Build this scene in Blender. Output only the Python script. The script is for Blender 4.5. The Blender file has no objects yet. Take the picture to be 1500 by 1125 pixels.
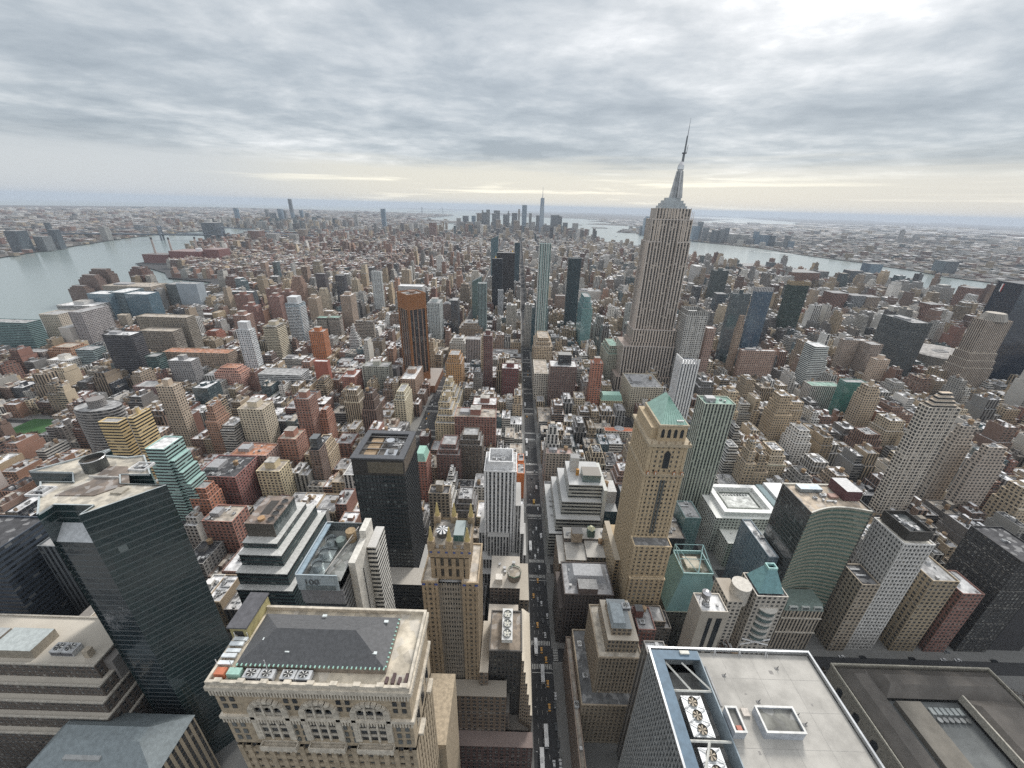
import bpy, bmesh, math, random
import numpy as np
from mathutils import Vector, Matrix
from mathutils.geometry import tessellate_polygon
R = random.Random(7)
rad = math.radians
scene = bpy.context.scene
col = scene.collection
EARTH = 6371000 * 1.15
def drop(x, y): return -(x * x + y * y) / (2 * EARTH)

# ------------------------------------------------------------------ camera
YAW, PITCH, ROLL, CAMH = -0.0040, 0.4211, 0.0269, 314.0
cam = bpy.data.cameras.new("camera"); camo = bpy.data.objects.new("camera", cam); col.objects.link(camo)
fwd = Vector((math.sin(YAW) * math.cos(PITCH), math.cos(YAW) * math.cos(PITCH), -math.sin(PITCH)))
rt = Vector((math.cos(YAW), -math.sin(YAW), 0)); up = rt.cross(fwd)
r2 = rt * math.cos(ROLL) + up * math.sin(ROLL); u2 = up * math.cos(ROLL) - rt * math.sin(ROLL)
camo.matrix_world = Matrix(((r2.x, u2.x, -fwd.x, 0), (r2.y, u2.y, -fwd.y, 0), (r2.z, u2.z, -fwd.z, CAMH), (0, 0, 0, 1)))
cam.sensor_width = 36; cam.lens = 36 * 581.0 / 1500; cam.clip_start = 1; cam.clip_end = 200000
scene.camera = camo
def pix(x, y, z):
    v = Vector((x, y, z - CAMH)); d = v.dot(fwd)
    return (750 + 581 * v.dot(r2) / d, 562.5 - 581 * v.dot(u2) / d) if d > 1 else (-9999, -9999)

# ------------------------------------------------------------------ render settings
scene.view_settings.view_transform = 'Standard'; scene.view_settings.look = 'None'
scene.view_settings.exposure = 1.0; scene.view_settings.gamma = 1
cy = scene.cycles
cy.use_denoising = False
cy.max_bounces = 5; cy.diffuse_bounces = 3; cy.glossy_bounces = 2; cy.transmission_bounces = 0
cy.volume_bounces = 1; cy.transparent_max_bounces = 4; cy.caustics_reflective = False; cy.caustics_refractive = False
cy.sample_clamp_indirect = 6

# ------------------------------------------------------------------ node helpers
class NT:
    def __init__(s, tree): s.t = tree; s.n = tree.nodes; s.l = tree.links
    def new(s, typ, **k):
        n = s.n.new(typ)
        for a, v in k.items(): setattr(n, a, v)
        return n
    def put(s, sock, v):
        if isinstance(v, bpy.types.NodeSocket): s.l.new(v, sock)
        elif v is not None: sock.default_value = v
    def m(s, op, a, b=None, c=None, clamp=False):
        n = s.new('ShaderNodeMath', operation=op); n.use_clamp = clamp
        s.put(n.inputs[0], a); s.put(n.inputs[1], b) if b is not None else 0
        if c is not None: s.put(n.inputs[2], c)
        return n.outputs[0]
    def v(s, op, a, b=None, scale=None):
        n = s.new('ShaderNodeVectorMath', operation=op); s.put(n.inputs[0], a)
        if b is not None: s.put(n.inputs[1], b)
        if scale is not None: s.put(n.inputs[3], scale)
        return n.outputs[1] if op in ('DOT_PRODUCT', 'LENGTH') else n.outputs[0]
    def mix(s, f, a, b, mode='MIX'):
        n = s.new('ShaderNodeMix', data_type='RGBA', blend_type=mode)
        s.put(n.inputs[0], f); s.put(n.inputs[6], a); s.put(n.inputs[7], b); return n.outputs[2]
    def noise(s, vec, scale, detail=4, rough=.5, dist=0, dim='3D'):
        n = s.new('ShaderNodeTexNoise', noise_dimensions=dim); s.put(n.inputs['Vector'], vec)
        n.inputs['Scale'].default_value = scale; n.inputs['Detail'].default_value = detail
        n.inputs['Roughness'].default_value = rough; n.inputs['Distortion'].default_value = dist
        return n.outputs[0]
    def ramp(s, f, pts, interp='LINEAR'):
        n = s.new('ShaderNodeValToRGB'); n.color_ramp.interpolation = interp; e = n.color_ramp.elements
        while len(e) < len(pts): e.new(.5)
        for el, (p, c) in zip(e, pts): el.position = p; el.color = tuple(c) + (1,) if len(c) == 3 else c
        s.put(n.inputs[0], f); return n.outputs[0]
    def ss(s, x, a, b):
        n = s.new('ShaderNodeMapRange', interpolation_type='SMOOTHSTEP'); s.put(n.inputs[0], x)
        n.inputs[1].default_value = a; n.inputs[2].default_value = b; return n.outputs[0]
    def rgb(s, r, g, b):
        n = s.new('ShaderNodeCombineXYZ')
        for i, q in enumerate((r, g, b)): s.put(n.inputs[i], q)
        return n.outputs[0]

# ------------------------------------------------------------------ world: physical sky behind a broken cloud deck
SUN_EL, SUN_AZ = rad(38), rad(25)       # azimuth measured from straight ahead (+Y) towards +X
world = bpy.data.worlds.new("World"); scene.world = world; world.use_nodes = True
w = NT(world.node_tree); w.n.clear()
sky = w.new('ShaderNodeTexSky', sky_type='NISHITA', sun_disc=False, sun_elevation=SUN_EL, sun_rotation=SUN_AZ)
tc = w.new('ShaderNodeTexCoord'); D = w.v('NORMALIZE', tc.outputs['Generated'])
sx = w.new('ShaderNodeSeparateXYZ'); w.put(sx.inputs[0], D); dx, dy, dz = sx.outputs
zz = w.m('MAXIMUM', dz, 0.0); k = w.m('ADD', zz, 0.085)
P = w.rgb(w.m('DIVIDE', dx, k), w.m('DIVIDE', dy, k), 0.0)
Ps = w.v('MULTIPLY', P, (.85, .95, 1))
n1 = w.noise(Ps, 1.15, 9, .58, .35); n2 = w.noise(w.v('ADD', Ps, (3.7, 9.1, 0)), .42, 5, .5, .6); n3 = w.noise(w.v('ADD', Ps, (11.2, 4.4, 0)), 3.4, 8, .62, .2)
cl = w.m('ADD', w.m('ADD', w.m('MULTIPLY', n1, .45), w.m('MULTIPLY', n2, .55)), w.m('MULTIPLY', w.m('SUBTRACT', n3, .5), .24))
# thicker deck low over the horizon, thinner high up and towards the right
hi = w.ss(dz, .20, .58)
thin = w.m('ADD', w.m('MULTIPLY', hi, .075), w.m('MULTIPLY', w.m('MULTIPLY', w.ss(dx, .15, .7), hi), .28))
low = w.m('MULTIPLY', w.m('SUBTRACT', w.ss(dz, .05, .10), w.ss(dz, .16, .34)), w.m('ADD', .055, w.m('MULTIPLY', w.ss(dx, -.6, .2), .05)))
cl = w.m('ADD', w.m('MULTIPLY', w.m('SUBTRACT', cl, .5), 1.5), .485)
c2 = w.m('SUBTRACT', w.m('ADD', cl, thin), low)
cloud = w.ramp(c2, [(.24, (.165, .188, .21)), (.38, (.222, .245, .265)), (.50, (.305, .322, .335)), (.60, (.40, .41, .418)), (.69, (.54, .545, .55)), (.77, (.84, .84, .84))])
# pale clear strip under the deck
st = w.noise(w.rgb(w.m('MULTIPLY', dx, 2.2), 1.7, w.m('MULTIPLY', dz, 42)), 1.3, 6, .55, .3)
az = w.m('DIVIDE', dx, w.m('ADD', w.m('ABSOLUTE', dy), .05))
strip = w.m('MULTIPLY', w.m('SUBTRACT', 1.0, w.ss(w.m('ADD', dz, w.m('MULTIPLY', w.m('SUBTRACT', st, .5), .07)), .052, .105)), 1.0)
warm = w.m('MULTIPLY', w.ss(az, -.75, -.25), 1.0)
sc_ = w.mix(warm, (.285, .30, .312, 1), (.36, .348, .31, 1))
sc_ = w.mix(w.m('MULTIPLY', w.ss(st, .53, .66), warm), sc_, (.52, .495, .42, 1))
sc_ = w.mix(w.m('MULTIPLY', w.ss(az, .25, 1.0), .6), sc_, (.31, .306, .292, 1))
cloud = w.mix(strip, cloud, sc_)
bg1 = w.new('ShaderNodeBackground'); w.put(bg1.inputs[0], sky.outputs[0]); bg1.inputs[1].default_value = .07
bg2 = w.new('ShaderNodeBackground'); w.put(bg2.inputs[0], cloud); bg2.inputs[1].default_value = 1.12
mx = w.new('ShaderNodeMixShader'); mx.inputs[0].default_value = .93
w.l.new(bg1.outputs[0], mx.inputs[1]); w.l.new(bg2.outputs[0], mx.inputs[2])
wo = w.new('ShaderNodeOutputWorld'); w.l.new(mx.outputs[0], wo.inputs[0])
sun = bpy.data.lights.new("sun", 'SUN'); sun.energy = 1.5; sun.angle = rad(14); sun.color = (1, .955, .89)
suno = bpy.data.objects.new("sun", sun); col.objects.link(suno)
sd = Vector((math.sin(SUN_AZ) * math.cos(SUN_EL), math.cos(SUN_AZ) * math.cos(SUN_EL), math.sin(SUN_EL)))
suno.rotation_euler = (-sd).to_track_quat('-Z', 'Y').to_euler(); suno.location = (0, 0, 900)

# ------------------------------------------------------------------ materials
def material(name):
    m = bpy.data.materials.new(name); m.use_nodes = True; t = NT(m.node_tree); t.n.clear()
    b = t.new('ShaderNodeBsdfPrincipled'); o = t.new('ShaderNodeOutputMaterial'); t.l.new(b.outputs[0], o.inputs[0])
    return m, t, b
def facade(name, ww, wh, style='P', glass=False, pale=.07):
    """wall pattern in cells: u counts bays, v counts storeys"""
    m, t, b = material(name)
    uv = t.new('ShaderNodeUVMap', uv_map='UVMap').outputs[0]; at = t.new('ShaderNodeAttribute', attribute_name='tint').outputs['Color']
    s = t.new('ShaderNodeSeparateXYZ'); t.put(s.inputs[0], uv); u, v = s.outputs[0], s.outputs[1]
    fu, fv = t.m('FRACT', u), t.m('FRACT', v)
    cell = t.rgb(t.m('FLOOR', u), t.m('FLOOR', v), 0.0)
    wn = t.new('ShaderNodeTexWhiteNoise', noise_dimensions='3D'); t.put(wn.inputs[0], t.v('ADD', cell, t.v('SCALE', at, scale=37.0))); rnd = wn.outputs[0]
    mu = t.m('LESS_THAN', t.m('ABSOLUTE', t.m('SUBTRACT', fu, .5)), ww / 2)
    mv = t.m('LESS_THAN', t.m('ABSOLUTE', t.m('SUBTRACT', fv, .52)), wh / 2)
    geo = t.new('ShaderNodeNewGeometry').outputs['Position']
    n = t.noise(geo, .035, 5, .6); nf = t.noise(t.v('MULTIPLY', geo, (1, 1, .12)), .8, 4, .65)
    wall = t.mix(1.0, at, t.mix(t.m('ADD', t.m('MULTIPLY', n, .7), t.m('MULTIPLY', nf, .3)), (.60, .59, .575, 1), (1.42, 1.40, 1.36, 1)), 'MULTIPLY')
    dark = t.mix(rnd, (.008, .010, .013, 1), (.045, .052, .06, 1))
    if glass: dark = t.mix(t.m('MULTIPLY', rnd, .8), at, t.mix(.5, at, (.01, .015, .02, 1)))
    lit = t.m('GREATER_THAN', rnd, 1 - pale)
    win = t.mix(lit, dark, t.mix(.5, (.27, .27, .25, 1), at) if not glass else t.mix(.35, at, (.35, .4, .4, 1)))
    if style == 'P' and not glass:
        mask = t.m('MULTIPLY', mu, mv); cs2 = t.new('ShaderNodeSeparateColor'); t.put(cs2.inputs[0], wn.outputs['Color'])
        bl = t.m('MULTIPLY', t.m('GREATER_THAN', fv, t.m('SUBTRACT', .95, t.m('MULTIPLY', cs2.outputs[1], .48))), t.m('GREATER_THAN', cs2.outputs[2], .45))
        win = t.mix(t.m('MULTIPLY', bl, .8), win, (.20, .19, .17, 1))
        cm = t.m('LESS_THAN', t.m('ABSOLUTE', t.m('SUBTRACT', fu, .5)), .035); win = t.mix(t.m('MULTIPLY', cm, .7), win, (.14, .13, .12, 1))
        si = t.m('MULTIPLY', t.m('MULTIPLY', t.m('LESS_THAN', fv, .52 - wh / 2), t.m('GREATER_THAN', fv, .52 - wh / 2 - .07)), t.m('LESS_THAN', t.m('ABSOLUTE', t.m('SUBTRACT', fu, .5)), ww / 2 + .06))
        wall = t.mix(t.m('MULTIPLY', si, .5), wall, t.mix(.5, at, (.62, .60, .56, 1)))
        bandz = t.m('LESS_THAN', t.m('FRACT', t.m('DIVIDE', t.m('ADD', v, .5), 5.0)), .05); wall = t.mix(t.m('MULTIPLY', bandz, .35), wall, (.55, .52, .47, 1))
        ac = t.m('MULTIPLY', t.m('GREATER_THAN', cs2.outputs[0], .72), t.m('MULTIPLY', t.m('LESS_THAN', t.m('ABSOLUTE', t.m('SUBTRACT', fu, .42)), .08), t.m('LESS_THAN', t.m('ABSOLUTE', t.m('SUBTRACT', fv, .52 - wh / 2 + .07)), .06))); win = t.mix(ac, win, (.42, .42, .40, 1))
    elif style == 'P': mask = t.m('MULTIPLY', mu, mv)
    elif style == 'R': mask = mv
    elif style == 'V':
        mask = mu; win = t.mix(mv, t.mix(.80, at, (.02, .02, .022, 1)), win)
    elif style == 'Y':
        ph = t.m('LESS_THAN', fv, .34); mask = t.m('MULTIPLY', t.m('SUBTRACT', 1.0, ph), mu)
        wall = t.mix(t.m('MULTIPLY', t.m('SUBTRACT', 1.0, ph), .55), wall, (.06, .06, .06, 1))
    elif style == 'X':
        a = t.m('ABSOLUTE', t.m('SUBTRACT', t.m('FRACT', t.m('ADD', u, v)), .5)); c = t.m('ABSOLUTE', t.m('SUBTRACT', t.m('FRACT', t.m('SUBTRACT', u, v)), .5))
        mask = t.m('MULTIPLY', t.m('LESS_THAN', a, .33), t.m('LESS_THAN', c, .33))
    elif style == 'B': mask = t.m('MULTIPLY', 0.0, mu)
    if glass:   # mullions stay darker than the panes
        wall = t.mix(.16, at, (.30, .33, .34, 1))
    t.put(b.inputs['Base Color'], t.mix(mask, wall, win))
    t.put(b.inputs['Roughness'], t.m('SUBTRACT', .85, t.m('MULTIPLY', mask, .72 if glass else .62)))
    b.inputs['IOR'].default_value = 2.1 if glass else 1.5
    bu = t.new('ShaderNodeBump'); bu.inputs['Strength'].default_value = .5; bu.inputs['Distance'].default_value = .35
    t.put(bu.inputs['Height'], t.m('SUBTRACT', 1.0, mask)); 
    if glass: bu.inputs['Strength'].default_value = .30; bu.inputs['Distance'].default_value = 1.0; t.put(bu.inputs['Height'], t.m('ADD', t.noise(geo, .12, 3, .5), t.m('MULTIPLY', t.m('MULTIPLY', rnd, fu), .25)))
    t.l.new(bu.outputs[0], b.inputs['Normal'])
    return m
FM = dict(P=facade('punched_windows', .54, .56), R=facade('ribbon_windows', 1, .48, 'R'), V=facade('vertical_piers', .52, .58, 'V'),
          G=facade('curtain_wall', .90, .86, 'P', True), W=facade('grid_frame', .70, .66), Y=facade('balcony_bands', .8, .6, 'Y'),
          B=facade('plain_wall', .1, .1, 'B'), X=facade('diamond_lattice', 1, 1, 'X'))
FM['C'] = FM['Y']
def tinted(name, lo=.72, hi=1.22, rough=.85, sc=.25, metal=0, spots=False):
    m, t, b = material(name)
    at = t.new('ShaderNodeAttribute', attribute_name='tint').outputs['Color']; geo = t.new('ShaderNodeNewGeometry').outputs['Position']
    n = t.noise(geo, sc, 5, .65)
    c = t.mix(1.0, at, t.mix(t.ss(n, .3, .7), (lo, lo, lo, 1), (hi, hi, hi, 1)), 'MULTIPLY')
    if spots:
        v = t.new('ShaderNodeTexVoronoi', feature='F1'); t.put(v.inputs['Vector'], t.v('MULTIPLY', geo, (1, 1, .02))); v.inputs['Scale'].default_value = .34
        cs = t.new('ShaderNodeSeparateColor'); t.put(cs.inputs[0], v.outputs['Color'])
        c = t.mix(t.m('MULTIPLY', t.m('GREATER_THAN', cs.outputs[0], .78), .30), c, (.12, .12, .125, 1))
        c = t.mix(t.m('MULTIPLY', t.m('GREATER_THAN', cs.outputs[1], .80), .25), c, (.60, .60, .60, 1))
    t.put(b.inputs['Base Color'], c); b.inputs['Roughness'].default_value = rough; b.inputs['Metallic'].default_value = metal
    return m
MR = tinted('roof_deck', .55, 1.22, .9, .16, spots=True); MP = tinted('plain_paint', .8, 1.12, .6, .5); MS = tinted('stone_trim', .72, 1.15, .85, .7)
MR2 = tinted('roof_membrane', .74, 1.12, .9, .09)
MM = tinted('brushed_metal', .75, 1.2, .38, .08, .75); MC = tinted('car_paint', .97, 1.03, .25, .5)
def flat(name, c, rough=.7, metal=0, sc=1., amp=.25, emit=None):
    m, t, b = material(name); geo = t.new('ShaderNodeNewGeometry').outputs['Position']; n = t.noise(geo, sc, 5, .6)
    t.put(b.inputs['Base Color'], t.mix(n, tuple(q * (1 - amp) for q in c) + (1,), tuple(min(1, q * (1 + amp)) for q in c) + (1,)))
    b.inputs['Roughness'].default_value = rough; b.inputs['Metallic'].default_value = metal; return m
def pane_mat(name, c):
    m, t, b = material(name); b.inputs['Base Color'].default_value = c + (1,); b.inputs['Roughness'].default_value = .12; return m
PANES = [pane_mat('dark_pane', (.02, .025, .03)), pane_mat('blue_pane', (.045, .06, .075)), pane_mat('blind_pane', (.26, .25, .22)), pane_mat('grey_pane', (.09, .10, .10))]
GLASSCORE = facade('glass_core', .98, .96, 'P', True)

# ------------------------------------------------------------------ mesh builder
class MB:
    def __init__(s): s.V = []; s.F = []; s.U = []; s.T = []; s.M = []
    def face(s, vs, uv=None, t=(.5, .5, .5), mi=0):
        i = len(s.V); s.V += vs; s.F.append(tuple(range(i, i + len(vs)))); s.U += (uv or [(0, 0)] * len(vs)); s.T += [t] * len(vs); s.M.append(mi)
    def box(s, x0, x1, y0, y1, z0, z1, t=(.5, .5, .5), bay=3.2, fl=3.4, top=True, rt=None, mi=0, rmi=0, bot=False, sd=None):
        c = [(x0, y0), (x1, y0), (x1, y1), (x0, y1)]
        s.prism(c, z0, z1, t, bay, fl, top, rt, mi, rmi, sd=sd)
        if bot: s.face([(x, y, z0) for x, y in reversed(c)], None, t, mi)
    def prism(s, c, z0, z1, t=(.5, .5, .5), bay=3.2, fl=3.4, top=True, rt=None, mi=0, rmi=0, c1=None, sd=None):
        n = len(c); nf = max(1, round((z1 - z0) / fl)); c1 = c1 or c
        for i in range(n):
            a, b = c[i], c[(i + 1) % n]; a1, b1 = c1[i], c1[(i + 1) % n]
            nb = max(1, round(math.dist(a, b) / bay)); o = (i * 17) % 50
            (s if not (sd and i % 2) else sd[0] or s).face([(a[0], a[1], z0), (b[0], b[1], z0), (b1[0], b1[1], z1), (a1[0], a1[1], z1)], [(o, 0), (o + nb, 0), (o + nb, nf), (o, nf)], t, sd[1] if sd and i % 2 else mi)
        if top: s.face([(x, y, z1) for x, y in c1], None, rt or t, rmi)
    def cyl(s, x, y, z0, z1, r0, r1=None, n=12, t=(.5, .5, .5), top=True, bay=2, fl=2, mi=0):
        r1 = r0 if r1 is None else r1
        a = [(math.cos(2 * math.pi * i / n), math.sin(2 * math.pi * i / n)) for i in range(n)]
        s.prism([(x + r0 * p, y + r0 * q) for p, q in a], z0, z1, t, bay, fl, top and r1 > .01, None, mi, mi, [(x + r1 * p, y + r1 * q) for p, q in a])
    def bar(s, p, q, r, t=(.5, .5, .5)):
        p, q = Vector(p), Vector(q); d = (q - p).normalized(); a = d.orthogonal().normalized() * r; b = d.cross(a)
        A = [p + a + b, p - a + b, p - a - b, p + a - b]; Bq = [v + (q - p) for v in A]
        for i in range(4):
            j = (i + 1) % 4; s.face([tuple(A[i]), tuple(A[j]), tuple(Bq[j]), tuple(Bq[i])], None, t)
        s.face([tuple(v) for v in Bq], None, t); s.face([tuple(v) for v in reversed(A)], None, t)
    def shell(s, x0, x1, y0, y1, z0, z1, t, bay=3.2, fl=3.4, ph=1.1, pw=.5, roof=None, rt=None, sd=None):
        """four walls with a real parapet round a sunken roof deck"""
        s.box(x0, x1, y0, y1, z0, z1, t, bay, fl, top=False, sd=sd)
        a = [(x0, y0), (x1, y0), (x1, y1), (x0, y1)]; b = [(x0 + pw, y0 + pw), (x1 - pw, y0 + pw), (x1 - pw, y1 - pw), (x0 + pw, y1 - pw)]
        o = PAR if PAR is not None else s
        for i in range(4):
            j = (i + 1) % 4
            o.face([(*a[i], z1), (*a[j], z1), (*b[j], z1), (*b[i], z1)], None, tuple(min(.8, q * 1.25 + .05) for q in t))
            o.face([(*b[i], z1), (*b[j], z1), (*b[j], z1 - ph), (*b[i], z1 - ph)], None, t)
        (roof or s).face([(*q, z1 - ph) for q in b], None, rt or t)
    def mesh(s, name, mats, org=(0, 0, 0)):
        me = bpy.data.meshes.new(name)
        V = np.array(s.V, dtype=np.float32) - np.array(org, dtype=np.float32)
        me.from_pydata(V.tolist(), [], s.F)
        uv = me.uv_layers.new(name='UVMap'); uv.data.foreach_set('uv', np.array(s.U, dtype=np.float32).ravel())
        ca = me.color_attributes.new('tint', 'FLOAT_COLOR', 'CORNER'); T = np.ones((len(s.T), 4), dtype=np.float32); T[:, :3] = np.array(s.T, dtype=np.float32); ca.data.foreach_set('color', T.ravel())
        for m in mats: me.materials.append(m)
        if len(mats) > 1: me.polygons.foreach_set('material_index', s.M)
        me.update(); return me
PAR = None
def text_mesh(name, body, size, mat):
    fc = bpy.data.curves.new(name, 'FONT'); fc.body = body; fc.size = size; fc.extrude = .2
    o = bpy.data.objects.new(name, fc); col.objects.link(o); bpy.context.view_layer.update()
    me = bpy.data.meshes.new_from_object(o.evaluated_get(bpy.context.evaluated_depsgraph_get())); me.name = name; me.materials.clear(); me.materials.append(mat); bpy.data.objects.remove(o); return me
def tag(o, label=None, cat=None, group=None, kind=None):
    for k_, v_ in (('label', label), ('category', cat), ('group', group), ('kind', kind)):
        if v_: o[k_] = v_
    return o
def link(name, me, parent=None, loc=None):
    o = bpy.data.objects.new(name, me); col.objects.link(o)
    if parent: o.parent = parent
    if loc is not None: o.location = loc
    return o
def struct(name, mb, mats): return tag(link(name, mb.mesh(name, mats)), kind='structure')
class Bld:
    """a thing: an Empty on the ground parenting its parts"""
    def __init__(s, name, label, cat, x, y, group=None, z=0):
        s.o = (x, y, z); s.r = link(name, None, None, s.o); tag(s.r, label, cat, group); s.d = {}; s.ob = {}
    def p(s, part, mat, sub=None):
        k_ = (part, sub, mat.name)
        if k_ not in s.d: s.d[k_] = (MB(), mat)
        return s.d[k_][0]
    def q(s, part, mat):      # a piece of its own: one object per call
        s.k = getattr(s, 'k', 0) + 1; return s.p(part, mat, s.k)
    def inst(s, part, me, loc, rz=0, sc=1, parent=None):
        o = link(part, me, parent or s.r); po = s.o
        o.location = tuple(a - b for a, b in zip(loc, po)) if parent is None else loc
        o.rotation_euler = (0, 0, rz); o.scale = (sc, sc, sc) if not isinstance(sc, tuple) else sc
        return o
    def done(s):
        ks = sorted(s.d, key=lambda k_: isinstance(k_[1], str))
        for k_ in ks:
            mb, mat = s.d[k_]
            if not mb.F: continue
            sub = isinstance(k_[1], str); o = link(k_[1] if sub else k_[0], mb.mesh(k_[1] if sub else k_[0], [mat], s.o), s.ob.get(k_[0], s.r) if sub else s.r)
            if not sub: s.ob.setdefault(k_[0], o)
        return s.r
KEEP = []       # footprints already taken
def keep(x0, x1, y0, y1, g=2.5): KEEP.append((x0 - g, x1 + g, y0 - g, y1 + g))
def free(x0, x1, y0, y1): return not any(x0 < b and x1 > a and y0 < d and y1 > c for a, b, c, d in KEEP)

# ------------------------------------------------------------------ small shared roof equipment
def simple(name, mb, mat): return mb.mesh(name, [mat])
_t = MB(); _t.cyl(0, 0, 2.6, 6.4, 2.1, 2.0, 14, (.30, .20, .12)); TANK = simple('water_tank', _t, MS)
_t = MB(); _t.cyl(0, 0, 6.4, 7.9, 2.35, .05, 14, (.36, .25, .15)); TANKROOF = simple('tank_roof', _t, MS)
_t = MB()
for a_ in (-1.3, 1.3):
    for b_ in (-1.3, 1.3): _t.bar((a_, b_, 0), (a_, b_, 2.6), .14, (.12, .12, .12))
_t.bar((-1.3, -1.3, .2), (1.3, -1.3, 2.4), .08, (.12, .12, .12)); _t.bar((-1.3, 1.3, .2), (-1.3, -1.3, 2.4), .08, (.12, .12, .12)); _t.box(-1.8, 1.8, -1.8, 1.8, 2.4, 2.6, (.2, .17, .14))
TANKLEGS = simple('tank_legs', _t, MS)
_t = MB(); _t.box(-2, 2, -1.6, 1.6, 0, 2.2, (.46, .47, .48)); _t.box(-1.7, 1.7, -1.68, -1.6, .4, 1.7, (.10, .10, .11)); UNIT = simple('cooling_unit', _t, MP)
_t = MB(); _t.cyl(0, 0, 2.2, 2.6, 1.35, 1.35, 16, (.62, .63, .64), top=False); _t.cyl(0, 0, 2.2, 2.3, 1.3, 1.3, 16, (.04, .04, .04))
for i_ in range(6):
    a_ = i_ * math.pi / 3; p_, q_ = math.cos(a_), math.sin(a_); _t.face([(.15 * p_, .15 * q_, 2.45), (1.2 * p_ + .2 * q_, 1.2 * q_ - .2 * p_, 2.4), (1.2 * p_ - .2 * q_, 1.2 * q_ + .2 * p_, 2.5)], None, (.6, .6, .58))
FAN = simple('fan', _t, MP)
_t = MB(); _t.box(-.7, .7, -.7, .7, 0, 1.5, (.38, .38, .38)); _t.box(-.85, .85, -.85, .85, 1.5, 1.7, (.5, .5, .5)); VENT = simple('vent', _t, MP)
_t = MB(); _t.box(-4, 4, -.5, .5, .4, 1.2, (.50, .51, .52)); _t.box(-3.5, -3, -.6, .6, 0, .4, (.2, .2, .2)); _t.box(3, 3.5, -.6, .6, 0, .4, (.2, .2, .2)); DUCT = simple('duct', _t, MP)
def tank(B, x, y, z, s=1.):
    o = B.inst('water_tank', TANK, (x, y, z), 0, s); link('tank_roof', TANKROOF, o); link('tank_legs', TANKLEGS, o)
def unit(B, x, y, z, s=1., rz=0):
    o = B.inst('cooling_unit', UNIT, (x, y, z), rz, s); link('fan', FAN, o)
def clutter(B, x0, x1, y0, y1, z, n, q=None):
    for _ in range(n):
        x, y = R.uniform(x0 + 2, x1 - 2), R.uniform(y0 + 2, y1 - 2); k_ = R.random()
        if k_ < .35: B.inst('vent', VENT, (x, y, z), 0, R.uniform(.7, 1.4))
        elif k_ < .7: unit(B, x, y, z, R.uniform(.6, 1.0), R.choice((0, math.pi / 2)))
        elif x1 - x0 > 10 and y1 - y0 > 10: B.inst('duct', DUCT, (min(max(x, x0 + 5), x1 - 5), min(max(y, y0 + 5), y1 - 5), z), R.choice((0, math.pi / 2)), .9)
ROOFC = dict(W=(.74, .74, .74), G=(.36, .36, .36), D=(.07, .07, .075), T=(.42, .37, .31), R=(.42, .20, .12), M=(.24, .38, .32), P=(.50, .36, .32))

# ================================================================== THE SETTING
def S(n): return 193.7 + 79.4 * n             # centre line of the n-th cross street (0 = nearest one fully seen)
AX = [(-2560, 8), (-2330, 8), (-2110, 8), (-1900, 8), (-1690, 8), (-1480, 8), (-1280, 8), (-1085, 14), (-884, 15), (-655, 15), (-439, 15), (-284, 11.5), (-128, 21), (27.5, 12.5), (183, 15), (494, 15), (768, 15), (1042, 15), (1316, 15), (1590, 15), (1865, 15), (2130, 15)]
MAN = [(-900, -1500), (-1120, 17), (-1130, 599), (-1170, 1000), (-1290, 1300), (-1300, 1440), (-1225, 1500), (-1250, 1640), (-1480, 1700), (-1600, 1830), (-1960, 2080), (-1950, 2320), (-2271, 2900), (-2500, 3570), (-2620, 3900), (-2560, 4130),
       (-2250, 4280), (-1743, 4561), (-1400, 4760), (-1089, 5198), (-700, 5900), (-313, 6548), (0, 6600), (230, 6300), (560, 5500), (800, 4953), (960, 4350), (1180, 4000), (1330, 3500), (1430, 2900), (1560, 2500), (1760, 2330), (1840, 2050), (1900, 1800), (1910, 1500), (1980, 800), (2000, -1500)]
LI = [(-1500, -3000), (-1900, 62), (-2100, 771), (-2520, 1491), (-2750, 2160), (-2981, 2777), (-3180, 3300), (-3320, 3870), (-3300, 4500), (-3500, 4700), (-3600, 5000), (-3150, 5050), (-2989, 4830), (-2689, 4870), (-1949, 5150), (-1430, 5900), (-1500, 7000),
      (-1700, 7300), (-1250, 8100), (-1184, 8803), (-1834, 9670), (-2403, 9893), (-2300, 10900), (-2600, 11000), (-2251, 11900), (-2150, 13900), (-2500, 15500), (-3650, 16250), (-6700, 17800), (-9500, 19000), (-13600, 18700), (-14600, 14800), (-15500, 12000),
      (-24000, 9000), (-45000, 9000), (-45000, -12000), (-3000, -12000)]
NJ = [(3900, -3000), (3300, 700), (2750, 1600), (2600, 2215), (2520, 2430), (2575, 2660), (2533, 2907), (2542, 3057), (2430, 3470), (2373, 4172), (2120, 4655), (1900, 5400), (1800, 5800), (1700, 6100), (1760, 6300), (1480, 6420), (1760, 7200), (2300, 8100), (2450, 9100), (1500, 9600), (1900, 10200), (2500, 10400), (2300, 11500),
      (1922, 12021), (2900, 13200), (2100, 14300), (3440, 14445), (6000, 13600), (9000, 13800), (13000, 20000), (16000, 30000), (26000, 52000), (60000, 26000), (60000, -20000), (6000, -20000)]
SI = [(728, 14900), (-74, 16127), (-900, 17300), (-1800, 18200), (-2200, 22500), (1500, 30000), (6000, 36000), (9500, 30000), (11000, 22000), (6500, 15600), (3000, 15000)]
SH = [(-2000, 33500), (-9000, 36500), (-22000, 60000), (26000, 60000), (12000, 35000), (5000, 37000)]
ISL = [[(-980, 7200), (-560, 7350), (-480, 7900), (-900, 8500), (-1200, 8300), (-1150, 7600)], [(1150, 8850), (1330, 8850), (1350, 9050), (1180, 9060)], [(1330, 7650), (1620, 7640), (1640, 7950), (1360, 7960)]]
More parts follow.
